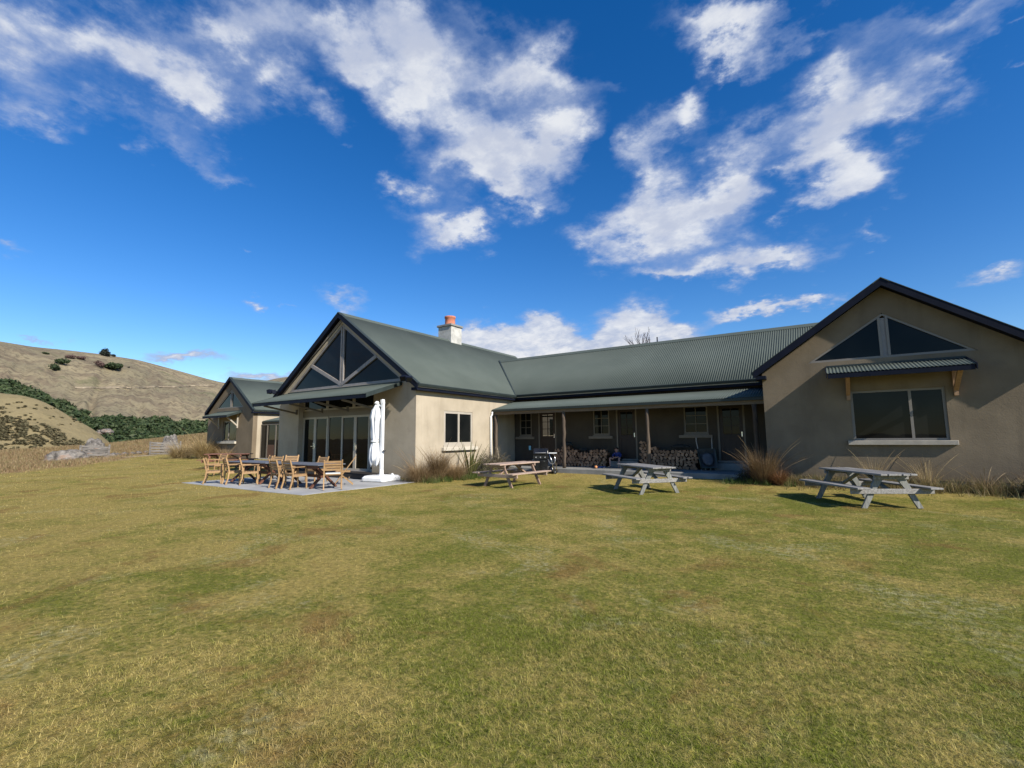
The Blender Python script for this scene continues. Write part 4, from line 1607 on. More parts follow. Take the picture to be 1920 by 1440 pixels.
PZ = .076
CH = [((-18.32, 8.24), (.50, .86), 'teak armchair at the left front corner of the patio'),
      ((-17.46, 8.50), (.22, .97), 'teak armchair second from the left along the front of the tables'),
      ((-16.72, 8.66), (.42, .90), 'teak armchair turned sideways with its right arm in full view, third from the left'),
      ((-14.62, 8.60), (.10, .99), 'teak armchair backing onto the lawn, left one of the pair before the nearer table'),
      ((-14.00, 8.66), (.05, 1.0), 'teak armchair backing onto the lawn, right one of the pair before the nearer table'),
      ((-12.80, 9.16), (-.82, .57), 'sunlit teak armchair at the right end of the nearer table with a pale cushion')]
for (xy, fc, lb) in CH:
    armchair((xy[0], xy[1], PZ), fc, lb)
# cushion on the end chair
cu = MB().box((-.22, -.20, -.022), (.22, .20, .022)).build('seat_cushion', plain('cushion_cloth', (.62, .60, .54), .9, .06, 20), None, (-12.80, 9.16, PZ+.482))
cu.rotation_euler = (0, 0, math.atan2(.57, -.82)-math.pi/2)
tag(bevel(cu, .018, 3), 'thin off white cushion lying on the seat of the sunlit end chair', 'cushion')
FARC = [(418, 10.28, (0.1, -1), 'teak armchair behind the far left table, facing the lawn', armchair),
        (506, 10.30, (-.15, -1), 'teak armchair behind the gap between the two tables, facing the lawn', armchair),
        (521, 9.98, (.3, -1), 'teak armchair pushed in behind the left end of the nearer table', armchair),
        (556, 10.40, (.75, -.7), 'folding teak chair leaning back behind the middle of the nearer table', folding_chair),
        (605, 10.42, (.05, -1), 'teak armchair behind the right half of the nearer table, by the glass doors', armchair)]
for (px_, yy, fc, lb, fn) in FARC:
    q = onY(px_, 857, yy+.25)
    fn((q.x, yy, PZ), fc, lb)
folding_chair((-13.68, 10.22, PZ), (-.62, -.78), 'folding teak chair with splayed legs next to the umbrella base')

# cantilever umbrella, furled ------------------------------------------------
UX, UY, UZ = -13.62, 11.78, .078
um = empty('cantilever_umbrella', (UX, UY, UZ), RAD(8), 'furled white cantilever umbrella on a white weighted base beside the glass doors', 'umbrella')
b = MB()
bs, hh = .50, .20


def rrect(hw, r, z, n=5):
    out_ = []
    for (sx, sy, a0_) in ((1, 1, 0), (-1, 1, 90), (-1, -1, 180), (1, -1, 270)):
        for k in range(n):
            a = RAD(a0_+90*k/(n-1))
            out_.append((sx*(hw-r)+r*math.cos(a), sy*(hw-r)+r*math.sin(a), z))
    return out_


lays = [rrect(.49, .10, 0), rrect(.51, .11, .03), rrect(.51, .11, .13), rrect(.46, .12, .19), rrect(.40, .12, .205)]
n_ = len(lays[0])
vv = [p for l in lays for p in l]
ff = [(i*n_+k, i*n_+(k+1) % n_, (i+1)*n_+(k+1) % n_, (i+1)*n_+k) for i in range(len(lays)-1) for k in range(n_)]
ff += [tuple(range(n_))[::-1], tuple(range((len(lays)-1)*n_, len(lays)*n_))]
b.add(vv, ff)
base = b.build('base', WHITEP, um, None, False)
bevel(base, .01)
MB().lathe([(.05, 0), (.055, .03), (.03, .04), (.028, .06)], 10, (.30, .24, .205)).build('filler_cap', WHITEP, base, None, True)
MB().lathe([(.11, .205), (.11, .225), (.075, .24), (.072, .40), (.055, .41)], 16).build('collar', WHITEM, um, None, True)
MB().beam((0, 0, .24), (0, 0, 2.92), .085, .105).build('mast', WHITEM, um)
MB().beam((0, 0, 2.80), (-.03, -.0, 2.96), .10, .12).build('mast_cap', WHITEM, um)
MB().beam((-.05, 0, 2.72), (-.26, -.04, 2.80), .055, .07).build('arm', WHITEM, um)
MB().beam((-.06, 0, .95), (-.20, 0, 2.62), .03, .04).build('strut', WHITEM, um)
MB().lathe([(.03, 0), (.05, .02), (.05, .05), (.02, .06)], 10, (.12, -.02, 1.05)).build('crank', BLACKE, um, None, True)
# furled canopy with deep folds, drawn in by a strap
nk, nz_ = 56, 44
vv, ff = [], []
rr = random.Random(4)
ph = [rr.uniform(0, 6.28) for _ in range(6)]
for j in range(nz_):
    q = j/(nz_-1)
    z = 2.84-q*2.22
    # silhouette radius
    r = np.interp(q, [0, .03, .12, .24, .30, .45, .60, .635, .66, .78, .90, 1.0], [.03, .07, .16, .20, .17, .15, .135, .115, .125, .21, .235, .16])
    for k in range(nk):
        a = 2*math.pi*k/nk
        fold = .30*math.sin(a*8+ph[0]+1.4*math.sin(q*5+ph[1])) + .14*math.sin(a*15+ph[2]+q*4)
        fa = .55 if q > .1 else .25
        if .60 < q < .66:
            fa = .25
        rr_ = r*(1+fold*fa)
        lean = -.05*math.sin(q*3.2)-.02
        zz = z + (.10*math.sin(a*4+ph[3])+.05*math.sin(a*9+ph[4]))*max(0, (q-.8)/.2)
        vv.append((-.24+lean+rr_*math.cos(a), -.03+rr_*math.sin(a)*.85, zz))
for j in range(nz_-1):
    for k in range(nk):
        a, b_ = j*nk+k, j*nk+(k+1) % nk
        ff.append((a, a+nk, b_+nk, b_))
ff.append(tuple(range(nk)))
ff.append(tuple(range((nz_-1)*nk, nz_*nk))[::-1])
cb = MB()
cb.add(vv, ff)
can = cb.build('canopy', FABRIC, um, None, True)
MB().lathe([(.155, 0), (.16, .005), (.16, .05), (.155, .055)], 24, (-.31, -.03, 1.40)).build('strap', FABRIC, can, None, True)
MB().lathe([(.09, 0), (.10, .04), (.06, .09), (.02, .11)], 14, (-.26, -.03, 2.80)).build('crown_hub', WHITEP, can, None, True)

# barbecue -----------------------------------------------------------------
bq = BQ = empty('barbecue', (-9.86, 17.02, gz(-9.86, 17.0)), RAD(24), 'black hooded barbecue on a wheeled cart standing at the edge of the veranda', 'barbecue')
b = MB().box((-.42, -.24, .12), (.22, .24, .62))
body = bevel(b.build('cabinet', BLACKE, bq), .02, 2)
for k in range(2):
    MB().box((-.415+.32*k+.01, -.256, .16), (-.415+.32*(k+1)-.01, -.242, .58)).build('cabinet_door', BLACKE, body)
    MB().box((-.30+.32*k, -.272, .52), (-.20+.32*k, -.258, .54)).build('door_handle', CHROME, body)
MB().box((-.46, -.27, .625), (.26, .27, .78)).build('firebox', BLACKE, bq)
for k in range(3):
    kb = MB().tube([(-.32+k*.22, -.272, .70), (-.32+k*.22, -.305, .70)], .028, 12).build('knob', DULLS, bq)
pr = [(-.26, .785), (.26, .785), (.27, .86), (.20, 1.0), (.06, 1.08), (-.10, 1.07), (-.22, .98), (-.27, .86)]
hood = MB()
hood.prism(pr, -.45, .25, lambda a, bb, c: Vector((c, a, bb)))
hood = bevel(hood.build('hood', BLACKE, bq, None, False, True), .015, 2)
MB().tube([(-.36, -.27, .88), (-.36, -.32, .89), (.16, -.32, .89), (.16, -.27, .88)], .012, 8).build('hood_handle', DULLS, hood, None, True)
MB().box((.28, -.22, .86), (.66, .22, .89)).build('side_shelf', WHITEM, bq)
MB().tube([(.30, -.22, .84), (.44, -.22, .55), (.52, -.22, .10)], .018, 8).build('cart_leg', CHROME, bq, None, True)
MB().tube([(.50, .20, .84), (.58, .20, .55), (.64, .20, .10)], .018, 8).build('cart_leg', CHROME, bq, None, True)
MB().tube([(.24, -.2, .62), (.34, -.24, .46), (.48, -.25, .40), (.58, -.22, .48), (.60, -.2, .62)], .008, 8).build('gas_hose', DULLS, bq, None, True)
for y in (-.24, .24):
    w_ = MB().tube([(.60, y-.025, .085), (.60, y+.025, .085)], .085, 16).build('wheel', RUBBER, bq)
    MB().tube([(.60, y-.03, .085), (.60, y+.03, .085)], .03, 10).build('hub', CHROME, w_)
for y in (-.2, .2):
    MB().tube([(-.36, y, 0), (-.36, y, .12)], .022, 8).build('foot', RUBBER, bq)
MB().beam((-.4, -.2, .11), (.62, -.2, .10), .03, .03).build('cart_rail', BLACKE, bq)
MB().beam((-.4, .2, .11), (.62, .2, .10), .03, .03).build('cart_rail', BLACKE, bq)
MB().tube([(.40, -.02, .0), (.40, -.02, .03), (.40, -.02, .26), (.40, -.02, .30)], [.13, .15, .15, .07], 16).build('gas_bottle', BLACKE, bq, None, True)

BQ.scale = (.84, .84, .95)

# firewood ---------------------------------------------------------------------
log_protos = []
for i in range(9):
    rr = random.Random(40+i)
    kind = 2 if i == 8 else i % 2
    pts = []
    if kind == 0:      # split quarter
        for a in (0, 25, 50, 75, 95):
            pts.append((.13*math.cos(RAD(a))*rr.uniform(.9, 1.1)-.05, .13*math.sin(RAD(a))*rr.uniform(.9, 1.1)-.05))
        pts.append((-.05, -.05))
    elif kind == 1:    # split wedge
        pts = [(-.09, -.045), (.08, -.06), (.095, .01), (.02, .075), (-.05, .06)]
        pts = [(x*rr.uniform(.85, 1.15), y*rr.uniform(.85, 1.15)) for x, y in pts]
    else:              # round
        for k in range(9):
            a = 2*math.pi*k/9
            r = .078*rr.uniform(.86, 1.1)
            pts.append((r*math.cos(a), r*math.sin(a)))
    b = MB()
    b.prism(pts, -.17, .17, lambda a, bb, c: Vector((a, c, bb)))
    me = b.mesh('firewood_log', LOGM)
    bm = bmesh.new()
    bm.from_mesh(me)
    bmesh.ops.recalc_face_normals(bm, faces=bm.faces)
    bm.to_mesh(me)
    bm.free()
    log_protos.append(me)


def stack(x0, x1, y, z0, top, label, group, seed):
    rr = random.Random(seed)
    row = 0
    z = z0+.065
    cnt = 0
    while True:
        x = x0+.07+(row % 2)*.075
        any_ = False
        while x < x1-.04:
            if z < top(x):
                me = rr.choice(log_protos)
                o = link('firewood_log', me, None, (x+rr.uniform(-.012, .012), y+rr.uniform(-.035, .035), z+rr.uniform(-.012, .012)))
                s = rr.uniform(.88, 1.08)
                o.rotation_euler = (rr.uniform(-.03, .03), rr.uniform(0, 6.28), rr.uniform(-.08, .08))
                o.scale = (s, 1, s)
                tag(o, label, 'log', group)
                any_ = True
                cnt += 1
            x += rr.uniform(.135, .165)
        z += .122
        row += 1
        if not any_:
            break
    return cnt


c1_ = stack(-10.62, -7.95, 19.40, .302, lambda x: np.interp(x, [-10.62, -10.2, -9.9, -9.4, -9.1, -8.7, -8.2, -7.95], [1.05, 1.08, 1.15, .98, .88, 1.0, 1.06, .96]), 'split firewood log in the stack between the first and the middle door', 'firewood stacked left of the child', 9)
c2_ = stack(-6.55, -4.25, 19.40, .302, lambda x: np.interp(x, [-6.55, -6.3, -6.1, -5.5, -4.9, -4.25], [1.36, 1.40, 1.15, 1.06, 1.06, .98]), 'split firewood log in the stack between the middle door and the wheelbarrow', 'firewood stacked right of the child', 10)
print('logs', c1_, c2_)


def sack(name, loc, sx, sy, sz, m, seed, label, cat):
    bm = bmesh.new()
    bmesh.ops.create_icosphere(bm, subdivisions=3, radius=1)
    for v in bm.verts:
        p = v.co.copy()
        k = 1+.35*noise.noise(p*1.7+Vector((seed, 0, 0)))+.15*noise.noise(p*4+Vector((0, seed, 0)))
        v.co = Vector((p.x*sx*k, p.y*sy*k, max(p.z*sz*k, -.3*sz)))
    me = bpy.data.meshes.new(name)
    bm.to_mesh(me)
    bm.free()
    me.materials.append(m)
    me.polygons.foreach_set('use_smooth', [True]*len(me.polygons))
    return tag(link(name, me, None, loc), label, cat)


DSACK = plain('dark_cloth', (.020, .022, .02), .8, .2, 6)
sack('dark_sack', (-10.0, 19.38, 1.26), .34, .17, .12, DSACK, 3, 'dark crumpled sack on top of the firewood behind the barbecue', 'sack')
sack('dark_sack', (-9.15, 19.40, 1.03), .22, .16, .09, DSACK, 5, 'dark crumpled sack in the dip of the left firewood stack', 'sack')
sack('dark_sack', (-4.95, 19.40, 1.18), .36, .16, .09, DSACK, 8, 'dark crumpled sack lying on the right firewood stack under the window', 'sack')

# wheelbarrow propped up beside the last door
WBG = plain('barrow_green', (.060, .085, .065), .6, .2, 6)
WBI = plain('barrow_tray', (.07, .075, .078), .6, .25, 5)
wb = empty('wheelbarrow', (-3.86, 19.05, .302), RAD(25), 'grey and green wheelbarrow propped nose down beside the right hand door', 'wheelbarrow')
ring0 = [(-.20, .02, .16), (.20, .02, .16), (.22, .34, .60), (-.22, .34, .60)]
ring1 = [(-.30, -.16, .10), (.30, -.16, .10), (.33, .22, .80), (-.33, .22, .80)]
b = MB()
b.add(ring0+ring1, [(0, 1, 2, 3), (0, 4, 5, 1), (1, 5, 6, 2), (2, 6, 7, 3), (3, 7, 4, 0)])
tray = b.build('tray', WBI, wb, None, False, True)
sd = tray.modifiers.new('thick', 'SOLIDIFY')
sd.thickness = .012
MB().tube(ring1+[ring1[0]], .014, 8).build('tray_rim', WBG, tray, None, True)
for s in (-1, 1):
    MB().tube([(s*.08, .05, .0), (s*.24, .30, .55), (s*.29, .47, 1.12), (s*.29, .44, 1.22)], .018, 8).build('handle', plain('pale_handle', (.42, .40, .36), .6), wb, None, True)
    MB().tube([(s*.22, .30, .50), (s*.25, .02, .02), (s*.25, -.02, .0)], .014, 8).build('leg', CHROME, wb, None, True)
ld = MB()
ld.lathe([(.01, .05), (.10, .045), (.17, .03), (.20, 0), (.17, -.03), (.01, -.04)], 20)
lo = ld.build('folded_sheet', plain('grey_sheet', (.11, .11, .12), .9, .2, 8), wb, (0, .02, .42), True)
lo.rotation_euler = (1.05, 0, 0)
lo.scale = (1.0, 1.35, 1.0)
w_ = MB().tube([(-.04, .1, .17), (.04, .1, .17)], .165, 20).build('wheel', RUBBER, wb)
MB().tube([(-.045, .1, .17), (.045, .1, .17)], .07, 14).build('hub', WBG, w_)

# blue dispenser on the wall and things on the slab
q = onY(994, 840, 19.75)
dsp = empty('wall_dispenser', (q.x, 19.80, q.z), 0, 'small light blue dispenser on a dark backplate on the veranda wall', 'dispenser')
bevel(MB().box((-.09, -.02, -.16), (.09, -.0, .16)).build('backplate', BLACKE, dsp), .01)
bevel(MB().box((-.055, -.10, -.10), (.045, -.022, .11)).build('bottle', plain('light_blue_plastic', (.25, .62, .78), .3, .03), dsp), .02, 2)
q = onY(1124, 877, 18.55)
ds = MB().lathe([(.20, 0), (.27, .05), (.28, .055), (.26, .05), (.19, .012)], 20).build('play_dish', plain('blue_plastic', (.03, .10, .34), .35, .05), None, (q.x, 18.55, .302), True)
tag(ds, 'shallow blue dish lying on the veranda slab left of the child', 'dish')
bl = MB().lathe([(.005, -.06), (.035, -.05), (.055, -.025), (.06, 0), (.055, .025), (.035, .05), (.005, .06)], 14).build('ball', plain('orange_rubber', (.62, .25, .09), .5, .05), None, (q.x-.02, 18.24, .362), True)
tag(bl, 'small orange ball in front of the blue dish', 'ball')

# two pale stones at the end of the slab
for i, (xx, yy, s, lb) in enumerate(((-2.42, 17.28, .12, 'larger pale stone on the grass at the right end of the veranda slab'), (-2.12, 17.20, .08, 'smaller pale stone beside the larger one by the bronze tussock'))):
    r_ = boulder('pale_stone', (xx, yy, gz(xx, yy)+.02), s*1.5, s, s*.6, 5+i*3, lb, 'stone', .3*i, 3)
    r_.data.materials[0] = plain('pale_stone', (.62, .61, .58), .9, .1, 10)


# ------------------------------------------------------------------ the child
def skin(name, pts, edges, radii, m, parent=None, root=0, sub=1):
    me = bpy.data.meshes.new(name)
    me.from_pydata(pts, edges, [])
    o = link(name, me, parent)
    me.materials.append(m)
    bpy.context.view_layer.objects.active = o
    md = o.modifiers.new('skin', 'SKIN')
    md.use_smooth_shade = True
    if not me.skin_vertices:
        bm = bmesh.new()
        bm.from_mesh(me)
        bm.verts.layers.skin.verify()
        bm.to_mesh(me)
        bm.free()
    for i, r in enumerate(radii):
        sv = me.skin_vertices[0].data[i]
        sv.radius = (r, r) if not isinstance(r, tuple) else r
        sv.use_root = (i == root)
    ss = o.modifiers.new('sub', 'SUBSURF')
    ss.levels = sub
    ss.render_levels = sub
    return o


SKINM = plain('skin', (.50, .28, .20), .55, .06, 10)
BLUEC = plain('blue_cotton', (.020, .035, .17), .85, .15, 20)
SHORTS = plain('dark_cotton', (.022, .022, .026), .85, .1, 20)
HAIRM = plain('dark_hair', (.03, .02, .014), .6, .2, 30)
PB = Vector((-7.60, 19.45, .302))
person = empty('person', PB, 0, 'small child in a dark blue long sleeved top sitting hunched on the middle doorstep', 'person')
P_, E_, R_ = [], [], []


def jt(x, y, z, r, prev=None):
    P_.append((x-PB.x, y-PB.y, z-PB.z))
    R_.append(r)
    if prev is not None:
        E_.append((prev, len(P_)-1))
    return len(P_)-1


pel = jt(-7.58, 19.50, .655, .085)
bel = jt(-7.58, 19.47, .75, .085, pel)
che = jt(-7.58, 19.41, .85, .09, bel)
nck = jt(-7.59, 19.37, .935, .036, che)
hd0 = jt(-7.595, 19.35, .985, .066, nck)
hd1 = jt(-7.60, 19.345, 1.045, .082, hd0)
hd2 = jt(-7.60, 19.355, 1.10, .055, hd1)
for s, kx, ax, tx in ((-1, -7.84, -7.78, -7.84), (1, -7.42, -7.40, -7.39)):
    h = jt(-7.58+s*.08, 19.46, .635, .07, pel)
    k = jt(kx, 19.20, .70, .048, h)
    c = jt((kx+ax)/2, 19.13, .54, .044, k)
    a = jt(ax, 19.09, .352, .030, c)
    f_ = jt(tx, 18.97, .328, .024, a)
for s, ex, wx in ((-1, -7.755, -7.66), (1, -7.385, -7.47)):
    sh_ = jt(-7.58+s*.125, 19.40, .875, .045, che)
    e = jt(ex, 19.29, .77, .034, sh_)
    w = jt(wx, 19.15, .735, .022, e)
    pm = jt(wx-s*.035, 19.11, .728, .022, w)
    for q in range(4):
        f1 = jt(wx-s*.06-s*.004*q, 19.085-.004*q, .742-.014*q, .0075, pm)
        f2 = jt(wx-s*.085-s*.003*(2-abs(q-1.5)), 19.075, .735-.014*q, .0065, f1)
    t1 = jt(wx-s*.035, 19.085, .752, .008, pm)
    jt(wx-s*.055, 19.072, .758, .007, t1)
body = skin('body', P_, E_, R_, SKINM, person)
# face
for s in (-1, 1):
    MB().lathe([(.002, -.010), (.008, -.007), (.011, 0), (.008, .007), (.002, .010)], 8, (-7.60+s*.028-PB.x, 19.272-PB.y, 1.045-PB.z)).build('eye', HAIRM, body, None, True)
    MB().lathe([(.004, -.022), (.012, -.015), (.014, 0), (.012, .015), (.004, .022)], 8, (-7.60+s*.084-PB.x, 19.35-PB.y, 1.035-PB.z)).build('ear', SKINM, body, None, True)
MB().add([], []) if False else None
nb = MB()
nb.add([(-.009, -.0, -.016), (.009, 0, -.016), (0, -.022, -.014), (0, -.002, .016)], [(0, 2, 3), (1, 3, 2), (0, 1, 2), (0, 3, 1)])
nb.build('nose', SKINM, body, (-7.60-PB.x, 19.268-PB.y, 1.028-PB.z), False, True)
MB().box((-.022, -.004, -.004), (.022, .004, .004)).build('mouth', plain('lip', (.35, .12, .10), .6), body, (-7.60-PB.x, 19.275-PB.y, .995-PB.z))
# hair: shell over the crown
bm = bmesh.new()
bmesh.ops.create_icosphere(bm, subdivisions=3, radius=1)
for v in bm.verts:
    c = v.co.copy()
    k = 1+.06*noise.noise(c*5)
    front = c.y < -.25
    zmin = .30 if front else -.55
    zz = max(c.z, zmin)
    sc = 1.0
    if c.z < zmin:
        sc = .92
    v.co = Vector((c.x*.094*k*sc, c.y*.098*k*sc, zz*.094*k))
me = bpy.data.meshes.new('hair')
bm.to_mesh(me)
bm.free()
me.materials.append(HAIRM)
me.polygons.foreach_set('use_smooth', [True]*len(me.polygons))
link('hair', me, person, (-7.60-PB.x, 19.357-PB.y, 1.062-PB.z))


def pb(*p):
    return (p[0]-PB.x, p[1]-PB.y, p[2]-PB.z)


skin('shirt', [pb(-7.58, 19.50, .66), pb(-7.58, 19.47, .75), pb(-7.58, 19.41, .85), pb(-7.588, 19.38, .91),
               pb(-7.705, 19.40, .875), pb(-7.755, 19.29, .77), pb(-7.675, 19.17, .738), pb(-7.455, 19.40, .875), pb(-7.385, 19.29, .77), pb(-7.455, 19.17, .738)],
     [(0, 1), (1, 2), (2, 3), (2, 4), (4, 5), (5, 6), (2, 7), (7, 8), (8, 9)], [.108, .105, .108, .056, .058, .046, .034, .058, .046, .034], BLUEC, person)
skin('shorts', [pb(-7.58, 19.50, .645), pb(-7.66, 19.46, .635), pb(-7.77, 19.30, .678), pb(-7.50, 19.46, .635), pb(-7.45, 19.30, .678)],
     [(0, 1), (1, 2), (0, 3), (3, 4)], [.105, .086, .072, .086, .072], SHORTS, person)


# ------------------------------------------------------------------ grasses and shrubs
def blades(n, r0, ln, spread, droop, width, rg, seg=4, up=.25, shape=None):
    """arching blades from one crown; returns verts, loops, totals"""
    a = rg.uniform(0, 2*math.pi, n)
    rb = r0*np.sqrt(rg.uniform(0, 1, n))
    a2 = a+rg.normal(0, .5, n)
    L = ln*rg.uniform(.55, 1.1, n)
    lean = np.abs(rg.normal(up, spread, n))
    wv = width*rg.uniform(.6, 1.3, n)
    base = np.stack((rb*np.cos(a), rb*np.sin(a), np.zeros(n)), -1)
    out = np.stack((np.cos(a2), np.sin(a2), np.zeros(n)), -1)
    tw = rg.uniform(-.9, .9, n)
    side = np.stack((-np.sin(a2+tw), np.cos(a2+tw), np.zeros(n)), -1)
    vs = np.zeros((n, (seg+1)*2-1, 3))
    pos = base.copy()
    th = lean.copy()
    dr = droop*rg.uniform(.4, 1.5, n)
    for s in range(seg+1):
        w = wv*(1-(s/seg)**1.6)
        if s < seg:
            vs[:, 2*s] = pos-side*w[:, None]/2
            vs[:, 2*s+1] = pos+side*w[:, None]/2
        else:
            vs[:, 2*s] = pos
        th = th+dr/seg*(.4+1.2*s/seg)
        pos = pos+(out*np.sin(th)[:, None]+np.array([0, 0, 1])*np.cos(th)[:, None])*(L/seg)[:, None]
    m = (seg+1)*2-1
    fl, lt = [], []
    for s in range(seg-1):
        fl.append([2*s, 2*s+1, 2*s+3, 2*s+2])
        lt.append(4)
    fl.append([2*seg-2, 2*seg-1, 2*seg])
    lt.append(3)
    one = np.concatenate([np.array(f) for f in fl])
    flat = (np.arange(n)[:, None]*m+one[None, :]).ravel()
    tot = np.tile(np.array(lt), n)
    return vs.reshape(-1, 3), flat, tot


def tussock(loc, label, m, n, r0, ln, spread, droop, width, seed, group='tussock grasses in the lodge garden', up=.2, heads=0, headm=None, name='tussock'):
    rg = np.random.default_rng(seed)
    o = link(name, np_mesh(name, *blades(n, r0, ln, spread, droop, width, rg, up=up), m), None, loc)
    tag(o, label, 'tussock grass', group)
    if heads:
        b = MB()
        rr = random.Random(seed)
        for _ in range(heads):
            a = rr.uniform(0, 6.28)
            l = ln*rr.uniform(1.05, 1.45)
            t = rr.uniform(.08, .65)
            p = [Vector((r0*.5*math.cos(a), r0*.5*math.sin(a), 0))]
            for s in range(5):
                t += .12
                p.append(p[-1]+Vector((math.cos(a)*math.sin(t), math.sin(a)*math.sin(t), math.cos(t)))*l/5)
            b.tube(p, [.003, .003, .003, .004, .006, .002], 4)
        b.build('seed_stalk', headm or m, o)
    return o


tussock((-12.25, 12.35, 0), 'fine drooping straw tussock at the corner of the cream wall', STRAW, 2600, .20, 1.12, .34, 1.7, .006, 1, up=.32, heads=16)
tussock((-11.95, 12.95, 0), 'tall upright brown tussock in the middle of the bed by the cream wall', BRONZE, 1700, .15, 1.30, .20, .7, .007, 2, up=.1, heads=12, headm=STRAW)
tussock((-11.85, 13.75, .02), 'low reddish straw tussock between the tall tussock and the flax', STRAW, 1700, .22, .95, .34, 1.4, .006, 3, up=.3, heads=10)
tussock((-12.35, 14.55, .02), 'short straw tussock under the cream wall window', STRAW, 500, .14, .8, .3, 1.2, .007, 4, up=.25)
tussock((-1.78, 16.72, .1), 'big bronze tussock at the corner of the right gable', BRONZE, 1500, .20, 1.25, .27, .7, .008, 5, up=.10, heads=18, headm=STRAW)
tussock((-1.35, 16.60, .1), 'rusty tussock hugging the right side of the big bronze one', m_leafy('rust_tussock', [(.19, .085, .036), (.25, .13, .055), (.13, .06, .03)]), 500, .15, .65, .35, 1.1, .010, 6, up=.25)
tussock((.98, 16.85, .1), 'pale fan of dry grass under the left part of the right gable window', GOLDT, 240, .07, .95, .26, .55, .006, 7, up=.1, heads=8)
tussock((2.10, 16.85, .1), 'loose dry grass under the right end of the right gable window', GOLDT, 200, .12, .95, .28, .5, .005, 8, up=.12, heads=10)
tussock((3.20, 16.75, .1), 'thin dry grass with seed heads leaning right along the gable wall', STRAW, 150, .12, .65, .4, .8, .005, 9, up=.4, heads=10)
tussock((4.15, 16.7, .1), 'small straw tussock left of the dark shrub by the right wall', STRAW, 240, .12, .65, .35, 1.1, .005, 10, up=.3, heads=6)
z_ = gz(-38.4, 16.5)
tussock((-38.3, 16.45, gz(-38.3, 16.45)), 'large golden tussock in front of the left gable window', GOLDT, 1500, .35, 2.0, .45, 1.2, .020, 11, up=.35, heads=10)
tussock((-40.9, 16.0, gz(-40.9, 16.0)), 'wide golden tussock at the left corner of the left gable', GOLDT, 1200, .5, 1.7, .5, 1.4, .020, 12, up=.45)
tussock((-35.6, 16.6, gz(-35.6, 16.6)), 'thin straw tussock right of the golden one under the left gable window sill', STRAW, 500, .4, 1.0, .4, 1.0, .014, 13, up=.3, heads=12)

# flax: sword leaves one by one
fxl = empty('flax_plant', (-12.05, 14.95, .02), 0, 'dark green flax with upright sword leaves below the cream wall window', 'flax')
rr = random.Random(15)
for k in range(20):
    a = rr.uniform(0, 6.28)
    ln = rr.uniform(1.0, 1.75)
    t = abs(rr.gauss(.15, .22))
    p = Vector((.1*math.cos(a), .1*math.sin(a), 0))
    sd_ = Vector((-math.sin(a), math.cos(a), 0))
    vs, fs = [], []
    for s in range(7):
        w = .035*(1.0 if s < 4 else (1-(s-3)/3.0*.98))
        fold = Vector((math.cos(a), math.sin(a), 0))*.014
        vs += [p-sd_*w, p-fold, p+sd_*w]
        t += rr.uniform(.0, .09)
        p = p+Vector((math.cos(a)*math.sin(t), math.sin(a)*math.sin(t), math.cos(t)))*ln/6
    for s in range(6):
        i = s*3
        fs += [(i, i+1, i+4, i+3), (i+1, i+2, i+5, i+4)]
    b = MB()
    b.add(vs, fs)
    b.build('leaf', FLAXM, fxl)
yf = empty('yellow_flax', (-11.35, 14.9, .02), 0, 'small flax with arching yellow green leaves beside the pink picnic table', 'flax')
for k in range(12):
    a = rr.uniform(-1.2, 1.6)
    ln = rr.uniform(.55, .95)
    t = rr.uniform(.5, 1.0)
    p = Vector((.05*math.cos(a), .05*math.sin(a), 0))
    sd_ = Vector((-math.sin(a), math.cos(a), 0))
    vs, fs = [], []
    for s in range(6):
        w = .022*(1-(s/5)*.95)
        vs += [p-sd_*w, p+Vector((0, 0, -.008)), p+sd_*w]
        t += .16
        p = p+Vector((math.cos(a)*math.sin(t), math.sin(a)*math.sin(t), math.cos(t)))*ln/5
    for s in range(5):
        i = s*3
        fs += [(i, i+1, i+4, i+3), (i+1, i+2, i+5, i+4)]
    b = MB()
    b.add(vs, fs)
    b.build('leaf', YFLAX, yf)


# shrubs of wiry twigs and tiny leaves
def shrub(loc, label, rx, ry, rz, nt, leafm, seed, leaf=.022, cat='shrub'):
    rg = np.random.default_rng(seed)
    t = empty('shrub', loc, 0, label, cat)
    b = MB()
    pts = []
    for _ in range(nt):
        a = rg.uniform(0, 6.28)
        el = math.acos(rg.uniform(.0, .95))
        d = np.array([math.cos(a)*math.sin(el)*rx, math.sin(a)*math.sin(el)*ry, math.cos(el)*rz])*rg.uniform(.65, 1.08)
        p0 = np.array([rg.normal()*.05, rg.normal()*.05, 0])
        mid = p0*.5+d*.5+np.array([rg.normal()*.06, rg.normal()*.06, .12*rz])
        end = d+np.array([rg.normal()*.05, rg.normal()*.05, 0])
        b.tube([p0, mid, end], [.009, .005, .0015], 4, False)
        for q in np.linspace(.35, 1.05, 26):
            p = (1-q)**2*p0+2*q*(1-q)*mid+q*q*end
            pts.append(p+rg.normal(0, .022, 3))
    b.build('stems', BARK, t)
    pts = np.array(pts)
    n = len(pts)
    u = rg.normal(size=(n, 3))
    u /= np.linalg.norm(u, axis=1)[:, None]
    w = np.cross(u, rg.normal(size=(n, 3)))
    w /= np.linalg.norm(w, axis=1)[:, None]
    s = leaf*rg.uniform(.6, 1.4, (n, 1))
    v = np.stack((pts-u*s, pts+w*s*.4, pts+u*s, pts-w*s*.4), 1).reshape(-1, 3)
    link('foliage', quads_mesh('foliage', v, leafm), t)
    return t


